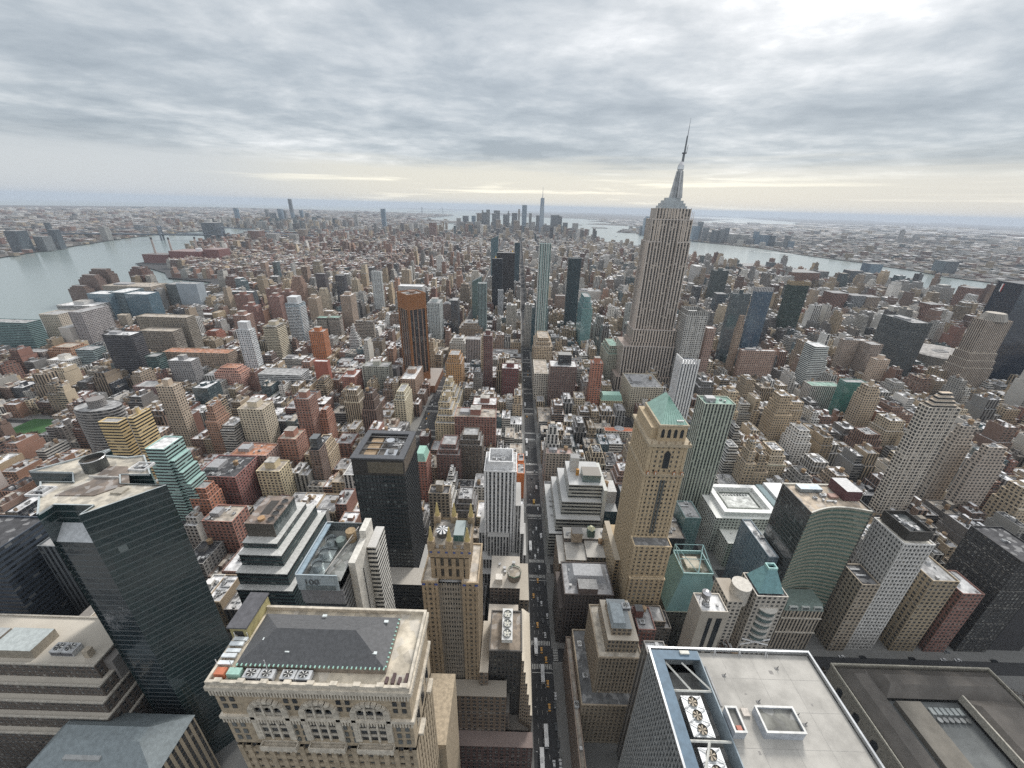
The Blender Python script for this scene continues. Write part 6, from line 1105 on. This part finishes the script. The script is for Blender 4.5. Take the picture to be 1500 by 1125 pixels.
for x0, x1, y0, y1, n, ai in BLK:
    px_, py_ = pix((x0 + x1) / 2, (y0 + y1) / 2, 20)
    if not (-260 < px_ < 1760 and py_ < 1500): continue
    dist = math.hypot(x0, y0); far_ = dist > 1500
    for row in (0, 1):
        ya, yb = (y0 + 4.5, y0 + 33) if row == 0 else (y0 + 36, y1 - 4.5); x = x0 + 4.5; li = 0
        while x < x1 - 9:
            w_ = R.uniform(10, 25) if not far_ else R.uniform(13, 34); w_ = min(w_, x1 - 4.5 - x)
            if x1 - 4.5 - (x + w_) < 9: w_ = x1 - 4.5 - x
            xa, xb = x, x + w_ - .35; dd = R.uniform(0, 5); yy0, yy1 = (ya, yb - dd) if row == 0 else (ya + dd, yb); x += w_; li += 1
            for _ in range(3):       # shrink a lot that runs into a taller neighbour already built
                if free(xa, xb, yy0, yy1): break
                hit = [k_ for k_ in KEEP if xa < k_[1] and xb > k_[0] and yy0 < k_[3] and yy1 > k_[2]][0]; c = []
                if hit[0] - xa > 8: c.append((hit[0] - xa, xa, hit[0] - .3, yy0, yy1))
                if xb - hit[1] > 8: c.append((xb - hit[1], hit[1] + .3, xb, yy0, yy1))
                if hit[2] - yy0 > 9: c.append((hit[2] - yy0, xa, xb, yy0, hit[2] - .3))
                if yy1 - hit[3] > 9: c.append((yy1 - hit[3], xa, xb, hit[3] + .3, yy1))
                if not c: xa = None; break
                _, xa, xb, yy0, yy1 = max(c)
            if xa is None or not free(xa, xb, yy0, yy1): continue
            if n < 0 and xa < 180 and yy0 < 130 and xa > -200: continue
            h_ = zone_h(xa, yy0)
            if dist < 1700:
                pa, pb = sorted((pix(xa, yy0, h_)[0], pix(xb, yy0, h_)[0]))
                for a_, b_, hy, py_h in HER:
                    if yy0 < hy - 3 and pa < b_ and pb > a_ and hy - yy0 < 500:
                        while h_ > 9 and pix((xa + xb) / 2, yy0, h_)[1] < py_h: h_ -= 2
            LOTS.append((xa, xb, yy0, yy1, h_ + R.uniform(0, 2), n, ai, row, li))
def size(l): c = ((l[0] + l[1]) / 2, l[2]); return (l[1] - l[0] + 12) * (l[4] + 12) / (c[0] ** 2 + c[1] ** 2 + (CAMH - l[4]) ** 2)
vis = [l for l in LOTS if -40 < pix((l[0] + l[1]) / 2, l[2], l[4])[0] < 1540 and pix((l[0] + l[1]) / 2, l[2], l[4])[1] < 1135]
vis.sort(key=size, reverse=True); near = vis[:NEAR_N]; ns = set(id(l) for l in near)
ORD = ['first', 'second', 'third', 'fourth', 'fifth', 'sixth', 'seventh', 'eighth', 'ninth', 'tenth', 'eleventh', 'twelfth', 'thirteenth']
AVN = {1: 'six avenues left', 2: 'five avenues left', 3: 'four avenues left', 4: 'two avenues left', 5: 'left of the avenue', 6: 'right of the avenue', 7: 'two avenues right', 8: 'three avenues right', 9: 'four avenues right', 0: 'by the river left', 10: 'five avenues right', 11: 'six avenues right'}
seen = {}
for l in sorted(near, key=lambda l: (l[5], l[6], l[7], l[0])):
    xa, xb, ya, yb, h_, n, ai, row, li = l; k_ = style(xa, ya); t = R.choice(PALS[k_]); f_ = R.uniform(.85, 1.12); t = tuple(v * f_ for v in t); st = {'glass': 'G', 'white': R.choice('PRV'), 'grey': R.choice('PPRV')}.get(k_, R.choice('PPPV'))
    rn = R.choices(('white', 'grey', 'black', 'tan'), (4, 3, 1.6, 2))[0]; bits = R.random(); e_ = 'with water tank' if bits < .4 else 'with stair box' if bits < .7 else 'with roof fans'
    seen[(n, ai, row)] = seen.get((n, ai, row), 0) + 1; q = seen[(n, ai, row)]
    lab = f"{CN[k_][0]} block, {rn} roof, {ORD[min(12, n + 2)]} row down, {'near' if row == 0 else 'far'} side, lot {ORD[min(12, q - 1)]}, {AVN.get(ai - 7, 'far off')}"
    B = Bld(CN[k_][1], ' '.join(lab.split()[:16]), 'building', (xa + xb) / 2, (ya + yb) / 2, 'city blocks filling the street grid'); W = B.p('wall', FM[st]); RR = B.p('roof', MR); bay = R.choice((3.2, 3.8, 4.4))
    SD = (B.p('party_wall', FM['B']), 0) if R.random() < .6 and k_ != 'glass' else None
    if h_ > 38 and k_ != 'glass':
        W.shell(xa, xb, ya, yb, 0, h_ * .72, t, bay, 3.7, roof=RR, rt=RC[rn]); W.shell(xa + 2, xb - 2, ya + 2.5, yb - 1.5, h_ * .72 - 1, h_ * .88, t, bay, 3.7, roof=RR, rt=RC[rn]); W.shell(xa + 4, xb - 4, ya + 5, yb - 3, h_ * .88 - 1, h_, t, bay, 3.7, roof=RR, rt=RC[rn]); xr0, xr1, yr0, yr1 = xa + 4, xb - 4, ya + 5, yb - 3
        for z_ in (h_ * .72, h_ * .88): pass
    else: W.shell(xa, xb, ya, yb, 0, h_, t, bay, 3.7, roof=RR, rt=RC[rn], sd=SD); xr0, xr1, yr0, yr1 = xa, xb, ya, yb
    CO = B.q('cornice', MS); ct = tuple(min(.6, v * 1.35) for v in t); zc = h_ * .72 if h_ > 38 and k_ != 'glass' else h_
    if k_ in ('brick', 'tan'): CO.box(xa, xb, ya - .5, ya, zc - 1.6, zc - .5, ct, bot=True); CO.box(xa, xb, ya - .3, ya, 8, 8.7, ct, bot=True)
    if bits < .4: tank(B, R.uniform(xr0 + 3, xr1 - 3) if xr1 - xr0 > 7 else (xr0 + xr1) / 2, R.uniform(yr0 + 3, yr1 - 3), h_ - 1.1, R.uniform(.8, 1.1))
    if bits < .7: q_ = min(3, (xr1 - xr0) * .3); cx_, cy_ = R.uniform(xr0 + q_, xr1 - q_), (yr0 + yr1) / 2 + 3; B.p('stair_box', FM['B']).box(cx_ - q_ + .3, cx_ + q_ - .3, cy_ - 2.5, cy_ + 2.5, h_ - 1.1, h_ + 3, t, rt=RC[rn])
    clutter(B, xr0, xr1, yr0, yr1, h_ - 1.1, 6 if bits < .7 else 10); B.done()
# everything beyond: one mass
mb = MB(); MI = {'P': 0, 'R': 1, 'V': 2, 'G': 3, 'W': 4, 'Y': 5}; RI = 6
for l in LOTS:
    if id(l) in ns: continue
    xa, xb, ya, yb, h_, n, ai, row, li = l; dist = math.hypot(xa, ya); z = drop(xa, ya); k_ = style(xa, ya); t = R.choice(PALS[k_]); f_ = R.uniform(.8, 1.15); t = tuple(v * f_ for v in t)
    st = {'glass': 'G', 'white': R.choice('PRV'), 'grey': R.choice('PPRV')}.get(k_, R.choice('PPPVY')); rc = R.choices(list(RC.values()), (6, 3, 1.5, 2) if dist < 1500 else (2.6, 4, 2.2, 2.6))[0]; mi = MI[st]; bay = R.choice((3.6, 4.4, 5.2)); h2 = h_ + z
    sd = (None, 7) if R.random() < .5 and k_ != 'glass' else None
    steps = [(xa, xb, ya, yb, z, h2)]
    if h_ > 36 and k_ != 'glass' and xb - xa > 10: w3 = (xb - xa) * R.uniform(.08, .2); k3 = R.uniform(.68, .88); steps = [(xa, xb, ya, yb, z, z + h_ * k3), (xa + w3, xb - w3 * R.choice((0, 1)), ya + 3, yb - 2, z + h_ * k3 - .5, h2)]
    elif R.random() < .25 and xb - xa > 12: q = xa + (xb - xa) * R.uniform(.35, .65); steps = [(xa, q, ya, yb, z, h2), (q + .02, xb, ya + R.uniform(0, 4), yb - 8, z, z + h_ * R.uniform(.6, .9))]
    for sx0, sx1, sy0, sy1, za, zb in steps:
        if dist < 1500:
            mb.box(sx0, sx1, sy0, sy1, za, zb, t, bay, 3.7, top=False, mi=mi, sd=sd); b4 = [(sx0 + .5, sy0 + .5), (sx1 - .5, sy0 + .5), (sx1 - .5, sy1 - .5), (sx0 + .5, sy1 - .5)]; a4 = [(sx0, sy0), (sx1, sy0), (sx1, sy1), (sx0, sy1)]
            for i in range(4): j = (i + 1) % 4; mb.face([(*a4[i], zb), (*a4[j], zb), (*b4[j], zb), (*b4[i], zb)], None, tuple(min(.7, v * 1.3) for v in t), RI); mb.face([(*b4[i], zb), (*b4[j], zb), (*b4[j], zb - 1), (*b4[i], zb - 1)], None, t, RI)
            mb.face([(*q, zb - 1) for q in b4], None, rc, RI)
            for _ in range(R.randint(3, 9)):
                x, y = R.uniform(sx0 + 1.5, sx1 - 4), R.uniform(sy0 + 1.5, sy1 - 4); s_ = R.uniform(.6, 2.6); mb.box(x, x + s_, y, y + s_ * R.uniform(.8, 2.6), zb - 1, zb + R.uniform(-.3, 2.4), R.choice(((.5, .5, .5), (.12, .12, .12), (.7, .7, .7), (.33, .25, .18), (.2, .2, .2), t)), mi=RI, rmi=RI)
        else: mb.box(sx0, sx1, sy0, sy1, za, zb, t, bay, 3.7, mi=mi, rmi=RI, rt=rc, sd=sd)
    xa, xb, ya, yb = steps[-1][:4]; h2 = steps[-1][5]
    if xb - xa < 8: continue
    if h_ > 18 and dist < 3200: q = (xb - xa) * .25; x = R.uniform(xa + 1, xb - q - 1); mb.box(x, x + q, ya + 8, ya + 15, h2 - 1, h2 + R.uniform(2.5, 6), t, mi=RI, rmi=RI, rt=rc)
    if h_ > 22 and dist < 1100 and R.random() < .5: x, y = R.uniform(xa + 3, xb - 3), R.uniform(ya + 3, yb - 3); mb.cyl(x, y, h2, h2 + 5, 1.9, 1.9, 8, (.30, .2, .13), top=False, mi=RI); mb.cyl(x, y, h2 + 5, h2 + 6.5, 2.1, .05, 8, (.34, .25, .16), mi=RI)
# downtown south of the regular grid and the boroughs across the water
def scatter(poly, n, xr, yr, hf, sz, wts):
    c = 0; tries = 0
    while c < n and tries < n * 12:
        tries += 1; y = yr[0] + (yr[1] - yr[0]) * R.random() ** 1.2; x = R.uniform(*xr)
        if not inside(x, y, poly) or not free(x - 30, x + 30, y - 30, y + 30): continue
        p_ = pix(x, y, 10)
        if not (-60 < p_[0] < 1560): continue
        r_ = math.hypot(x, y); s_ = R.uniform(*sz) * max(1, r_ / 5000); q = s_ * R.uniform(.5, 1.3); h_ = hf(x, y, r_); z = drop(x, y); k_ = R.choices(('brick', 'tan', 'grey', 'white', 'glass'), wts)[0]
        f_ = R.uniform(.8, 1.15); t = tuple(v * f_ for v in R.choice(PALS[k_])); mb.box(x, x + s_, y, y + q, z, z + h_, t, 4, 3.5, mi=R.choice((0, 0, 1, 2)), rmi=RI, rt=R.choices(list(RC.values()), (1.3, 4, 3.2, 2))[0]); c += 1
tall = lambda p, a, b_, c_, d_: (lambda x, y, r_: R.uniform(c_, d_) if R.random() < p else R.uniform(a, b_))
scatter(LI, 6500, (-13000, -1200), (700, 9000), tall(.05, 8, 18, 25, 55), (16, 46), (5, 3, 3, 3, .5)); scatter(LI, 2600, (-12000, -1500), (8000, 17000), tall(.03, 8, 20, 25, 50), (25, 60), (3, 3, 3, 4, .3))
scatter(NJ, 5200, (1500, 9000), (700, 8500), tall(.05, 8, 18, 25, 60), (16, 50), (3, 3, 4, 4, .6)); scatter(NJ, 2600, (2200, 16000), (6500, 17000), tall(.02, 8, 18, 25, 50), (40, 120), (1.5, 2, 4, 4, .4))
scatter(LI, 420, (-3900, -2300), (4700, 6500), tall(.4, 20, 45, 50, 110), (20, 40), (2, 3, 4, 2, 2)); scatter(MAN, 700, (-1500, 900), (4300, 6500), tall(.3, 20, 50, 50, 130), (20, 40), (2, 4, 4, 2, 2)); scatter(MAN, 500, (-2550, -900), (2300, 4700), tall(.7, 12, 20, 38, 58), (14, 34), (8, 2, 1, 1, .2))
tag(link('city_buildings', mb.mesh('city_buildings', [FM[k_] for k_ in 'PRVGWY'] + [MR, FM['B']])), 'mass of smaller city buildings filling the rest of the view', 'buildings', kind='stuff')

# ---- far skylines: every tower that stands clear is a thing of its own
def sky_t(nm, lab, x, y, w_, d_, h_, t, st='V', top=0, grp=None):
    z = drop(x, y); B = Bld(nm, lab, 'building', x, y, grp, z); W = B.p('wall', FM[st]); a = (x - w_ / 2, x + w_ / 2, y - d_ / 2, y + d_ / 2)
    W.box(*a, z, z + h_ * (1 if not top else .9), t, 5, 6, top=False); B.p('roof', MR).box(*a, z + h_ * (1 if not top else .9), z + h_ * (1 if not top else .9) + 1, (.3, .3, .3))
    if top: W.box(x - w_ * .3, x + w_ * .3, y - d_ * .3, y + d_ * .3, z + h_ * .9, z + h_, t, 5, 6); 
    if top > 1: B.p('spire', MP).cyl(x, y, z + h_, z + h_ * 1.12, 4, .3, 6, t)
    keep(*a); return B.done()
CL = {'D': (.05, .07, .09), 'B': (.10, .17, .24), 'P': (.45, .45, .44), 'G': (.26, .28, .30), 'T': (.36, .30, .25), 'R': (.27, .16, .13)}; CW = {'D': 'dark', 'B': 'blue glass', 'P': 'pale', 'G': 'grey', 'T': 'tan', 'R': 'brick'}
for grp, place, dat in SKY:
    for i, (x, y, w_, h_, c) in enumerate(sorted(dat)):
        sky_t('skyline_tower', f"{CW[c[0]]} tower, {ORD[i] if i < 13 else str(i + 1) + 'th'} from the left in {place}", x, y, w_, w_ * .9, h_, CL[c[0]], 'G' if c[0] in 'DB' else 'V', int(c[1:] or 0), grp)
B = Bld('skyscraper', 'tallest far downtown tower, tapering pale blue glass with thin spire', 'building', 290, 5326, z=drop(290, 5326)); z = drop(290, 5326)
a4 = [(260, 5296), (320, 5296), (320, 5356), (260, 5356)]; b4 = [(290, 5304), (312, 5326), (290, 5348), (268, 5326)]; W = B.p('wall', FM['G'])
W.prism(a4, z, z + 60, (.22, .29, .36), 5, 8, top=False)
for i in range(4):
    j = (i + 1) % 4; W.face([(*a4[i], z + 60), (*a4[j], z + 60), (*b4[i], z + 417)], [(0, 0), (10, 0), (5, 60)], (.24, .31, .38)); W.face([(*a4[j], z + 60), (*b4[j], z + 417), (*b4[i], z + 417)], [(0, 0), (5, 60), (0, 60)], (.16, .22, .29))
B.p('roof', MP).prism(b4, z + 416, z + 418, (.3, .3, .3)); B.p('spire', MP).cyl(290, 5326, z + 418, z + 545, 4.5, .8, 8, (.45, .47, .5)); B.done()

# ================================================================== TRAFFIC, STREET LIFE
def car_meshes(kind, c):
    b = MB(); g = MB(); wl = MB(); L, w_, h_ = dict(car=(4.6, 1.85, 1.0), van=(6.2, 2.2, 2.6), bus=(12.2, 2.6, 3.0))[kind]
    if kind == 'car':
        b.prism([(-w_ / 2, -L / 2), (w_ / 2, -L / 2), (w_ / 2, L / 2), (-w_ / 2, L / 2)], .35, .95, c, c1=[(-w_ / 2 + .06, -L / 2 + .1), (w_ / 2 - .06, -L / 2 + .1), (w_ / 2 - .06, L / 2 - .1), (-w_ / 2 + .06, L / 2 - .1)])
        g.prism([(-.85, -1.7), (.85, -1.7), (.85, 1.1), (-.85, 1.1)], .95, 1.42, (.03, .035, .04), c1=[(-.68, -1.15), (.68, -1.15), (.68, .5), (-.68, .5)], top=False); b.box(-.68, .68, -1.15, .5, 1.42, 1.48, c)
    else:
        b.box(-w_ / 2, w_ / 2, -L / 2, L / 2, .4, h_, c); b.box(-w_ / 2 + .25, w_ / 2 - .25, -L / 2 + .5, L / 2 - .5, h_, h_ + .15, c); g.box(-w_ / 2 - .02, w_ / 2 + .02, -L / 2 - .02, L / 2 + .02 if kind == 'bus' else -L / 2 + 1.6, 1.5, 2.3, (.03, .035, .04)); b.box(-.7, .7, -1.5, 1, h_ + .15, h_ + .4, tuple(v * .7 for v in c))
    me = [b.mesh('body', [MC]), g.mesh('windows', [PANES[0]])]
    t_ = MB(); r_ = .34 if kind == 'car' else .48
    a = [(r_ * math.cos(2 * math.pi * i / 10), r_ + r_ * math.sin(2 * math.pi * i / 10)) for i in range(10)]
    t_.face([(-.12, y, z) for y, z in a][::-1]); t_.face([(.12, y, z) for y, z in a])
    for i in range(10): j = (i + 1) % 10; t_.face([(-.12, *a[i]), (.12, *a[i]), (.12, *a[j]), (-.12, *a[j])][::-1], None, (.02, .02, .02))
    t_.T = [(.02, .02, .02)] * len(t_.T); return me, t_.mesh('wheel', [MP]), L, w_
VK = {'t': ('car', (.62, .30, .02), 'yellow_taxi', 'taxi', 'yellow taxi'), 'b': ('bus', (.62, .63, .64), 'city_bus', 'bus', 'long white roofed bus'), 'w': ('car', (.60, .61, .62), 'parked_car', 'car', 'white car'), 'k': ('car', (.025, .027, .03), 'parked_car', 'car', 'black car'), 'g': ('car', (.20, .21, .22), 'parked_car', 'car', 'grey car'), 'v': ('van', (.62, .62, .62), 'delivery_van', 'van', 'white box van'), 'y': ('van', (.55, .33, .04), 'delivery_truck', 'truck', 'yellow truck'), 'r': ('car', (.25, .03, .03), 'parked_car', 'car', 'red car')}
VM = {k_: car_meshes(v[0], v[1]) for k_, v in VK.items()}
def vehicle(x, y, k_, rz, label, grp):
    kd, c, nm, ca, cn = VK[k_]; me, wh, L, w_ = VM[k_]; B = Bld({'w': 'car', 'k': 'car', 'g': 'car', 'r': 'car'}.get(k_, nm), label, ca, x, y, grp, .02); B.r.rotation_euler = (0, 0, rz)
    link('body', me[0], B.r); link('windows', me[1], B.r)
    for sx_ in (-1, 1):
        for sy_ in (-1, 1): link('wheel', wh, B.r, (sx_ * (w_ / 2 - .1), sy_ * L * .31, 0))
taken = []
def room(x, y, L): return all(abs(x - a) > 2.6 or abs(y - b_) > (L + c) / 2 + .8 for a, b_, c in taken)
num = {}
def side(x): return 'left' if x < 25.5 else 'middle' if x < 31 else 'right'
DET = {}
for x, y, k_ in CARS:
    L = VM[k_][2]; x = max(x, 20.9); hz = x > 200; rz = math.pi / 2 if hz else 0
    if hz: y = min(max(y, 189), 199); x += 0
    elif not 19 < x < 36: x = 35.8
    for _ in range(30):
        if room(x, y, L): break
        y += 1.7
    taken.append((x, y, L)); n = max(0, int((y - S(-1)) // 79.4)); dd = int((y - S(-1)) % 79.4 / 79.4 * 8)
    if hz: lab = f"{VK[k_][4]} on the cross street by the park, {round(x - 250)} metres past the wide avenue"
    else: lab = f"{VK[k_][4]} in {side(x)} lane of the central avenue, block {ORD[n]} from the bottom, {('just past', 'a little past', 'well past', 'nearly midway past', 'midway past', 'beyond midway past', 'short of', 'just short of')[dd]} its crosswalk"
    lab = ' '.join(lab.split()[:16]); vehicle(x, y, k_, rz, lab, 'vehicles on the streets')
grp2 = 'cars parked and queued along the streets'
for i in range(46):      # left avenue with its taxis
    y = 470 + i * 9.3 + R.uniform(-3, 3); x = -128 + R.choice((-13, -9.5, -6, 6, 9.5, 13)); k_ = R.choice('ttttkgwwkv')
    if abs(((y - S(0)) % 79.4)) < 8 or not room(x, y, 6): continue
    taken.append((x, y, 5)); vehicle(x, y, k_, 0, f"{VK[k_][4]} among the distant traffic on the wide avenue left of centre", 'distant ' + VK[k_][4] + 's on the left avenue')
for i in range(26):
    y = 640 + i * 26 + R.uniform(-5, 5); x = R.choice((22.2, 25.6, 29.2, 33)); k_ = R.choice('tkgwwkv')
    if room(x, y, 6): taken.append((x, y, 5)); vehicle(x, y, k_, 0, f"{VK[k_][4]} among the distant traffic far down the central avenue", 'distant ' + VK[k_][4] + 's on the central avenue')
# lamp posts along the central avenue
_t = MB(); _t.cyl(0, 0, 0, 8.6, .11, .08, 8, (.10, .11, .11)); POLE = simple('pole', _t, MP); _t = MB(); _t.bar((0, 0, 8.5), (2.2, 0, 9.0), .06, (.10, .11, .11)); ARM = simple('arm', _t, MP); _t = MB(); _t.box(1.8, 2.7, -.16, .16, 8.88, 9.06, (.4, .4, .4)); HEAD = simple('lamp_head', _t, MP)
for n in range(-1, 7):
    for f in (.2, .5, .8):
        for x, rz in ((18.6, 0), (36.4, math.pi)):
            o = tag(link('street_lamp', None, None, (x, S(n) + f * 79.4, .16)), 'slim street lamp leaning over the kerb of the central avenue', 'street lamp', 'street lamps along the central avenue'); o.rotation_euler = (0, 0, rz)
            for nm, me_ in (('pole', POLE), ('arm', ARM), ('lamp_head', HEAD)): link(nm, me_, o)
# bare winter trees
bark = flat('bark', (.085, .065, .05), .95, sc=3); twm = flat('winter_twigs', (.13, .095, .07), .95, sc=2, amp=.35)
def tree_mesh(seed, h_, evergreen=False):
    r_ = random.Random(seed); tr = MB(); cr = MB()
    def limb(p, d, L, rad_, n):
        q = p + d * L; tr.bar(p, q, rad_, (.1, .08, .06))
        if n == 0:
            for _ in range(16):
                e = q + Vector((r_.gauss(0, .9), r_.gauss(0, .9), r_.gauss(.3, .7))); s_ = r_.uniform(.25, .6); a = Vector((r_.gauss(0, 1), r_.gauss(0, 1), r_.gauss(0, 1))).normalized() * s_; b_ = a.orthogonal().normalized() * s_ * .5
                cr.face([tuple(e - a), tuple(e + b_), tuple(e + a), tuple(e - b_)], None, (.1, .08, .06))
            return
        for _ in range(r_.choice((3, 4))): limb(q, (d + Vector((r_.gauss(0, .55), r_.gauss(0, .55), r_.gauss(.15, .25)))).normalized(), L * .72, rad_ * .6, n - 1)
    limb(Vector((0, 0, 0)), Vector((0, 0, 1)), h_ * .3, .22, 3); return tr.mesh('trunk', [bark]), cr.mesh('crown', [twm])
TM = [tree_mesh(i, 13) for i in range(4)]
def tree(x, y, lab, grp, s_=1.):
    o = tag(link('bare_tree', None, None, (x, y, .15)), lab, 'tree', grp); o.rotation_euler = (0, 0, R.uniform(0, 6)); o.scale = (s_,) * 3; a, c = R.choice(TM); link('trunk', a, o); link('crown', c, o)
for i in range(60):
    x, y = 350 + (i % 10) * 9.5 + R.uniform(-2, 2), 92 + (i // 10) * 15 + R.uniform(-3, 3); tree(x, y, 'bare brown tree in the park grove behind the library, lower right', 'bare trees in the park grove', R.uniform(.8, 1.15))
for i in range(16): tree(236 + i * 7 + R.uniform(-1, 1), 184.6, 'bare tree in the row along the library cross street', 'bare trees in the library street row', R.uniform(.6, .8))
for i in range(26): tree(-742 + (i % 13) * 8 + R.uniform(-3, 3), (459 if i < 13 else 527) + R.uniform(-5, 5), 'bare tree round the green playing field at far left', 'bare trees round the playing field', R.uniform(.9, 1.3))
# ferries and their wakes on the right river
wk = flat('wake_foam', (.5, .52, .53), .6)
for i, (x, y, rz) in enumerate(((2120, 3800, 1.1), (1750, 4200, .4), (1250, 5400, 2.0))):
    z = drop(x, y) - 3.9; B = Bld('ferry', ('white ferry with a long wake on the right river', 'small white ferry near the far right bank', 'small ferry off the tip of downtown')[i], 'boat', x, y, None, z); B.r.rotation_euler = (0, 0, rz)
    p = B.p('hull', MP); p.prism([(x - 5, y - 20), (x + 5, y - 20), (x + 5, y + 12), (x, y + 22), (x - 5, y + 12)], z, z + 4, (.6, .6, .6)); B.p('cabin', MP).box(x - 4, x + 4, y - 14, y + 8, z + 4, z + 9, (.7, .7, .7)); B.done()
mb = MB(); mb.face([(2118, 3790, drop(2100, 3800) - 3.8), (2126, 3792, drop(2100, 3800) - 3.8), (2420, 3660, drop(2400, 3700) - 3.8), (2390, 3630, drop(2400, 3700) - 3.8)]); struct('water_wake', mb, [wk])

# ================================================================== THE AIR
mb = MB(); a = 92000.0
zb, zt = drop(76000, 0) - 12, 448.0
# drop() is measured at the rim of the water sheet
vs = [(-a, -a, zb), (a, -a, zb), (a, a, zb), (-a, a, zb), (-a, -a, zt), (a, -a, zt), (a, a, zt), (-a, a, zt)]
me = bpy.data.meshes.new('haze'); me.from_pydata(vs, [], [(0, 3, 2, 1), (4, 5, 6, 7), (0, 1, 5, 4), (1, 2, 6, 5), (2, 3, 7, 6), (3, 0, 4, 7)])
m = bpy.data.materials.new('haze_air'); m.use_nodes = True; t = NT(m.node_tree); t.n.clear()
pv_ = t.new('ShaderNodeVolumePrincipled'); pv_.inputs['Color'].default_value = (.60, .675, .78, 1); pv_.inputs['Density'].default_value = HAZE; pv_.inputs['Anisotropy'].default_value = .1
o_ = t.new('ShaderNodeOutputMaterial'); t.l.new(pv_.outputs[0], o_.inputs[1]); m.cycles.homogeneous_volume = True if hasattr(m.cycles, 'homogeneous_volume') else True
me.materials.append(m); tag(link('haze', me), kind='stuff')
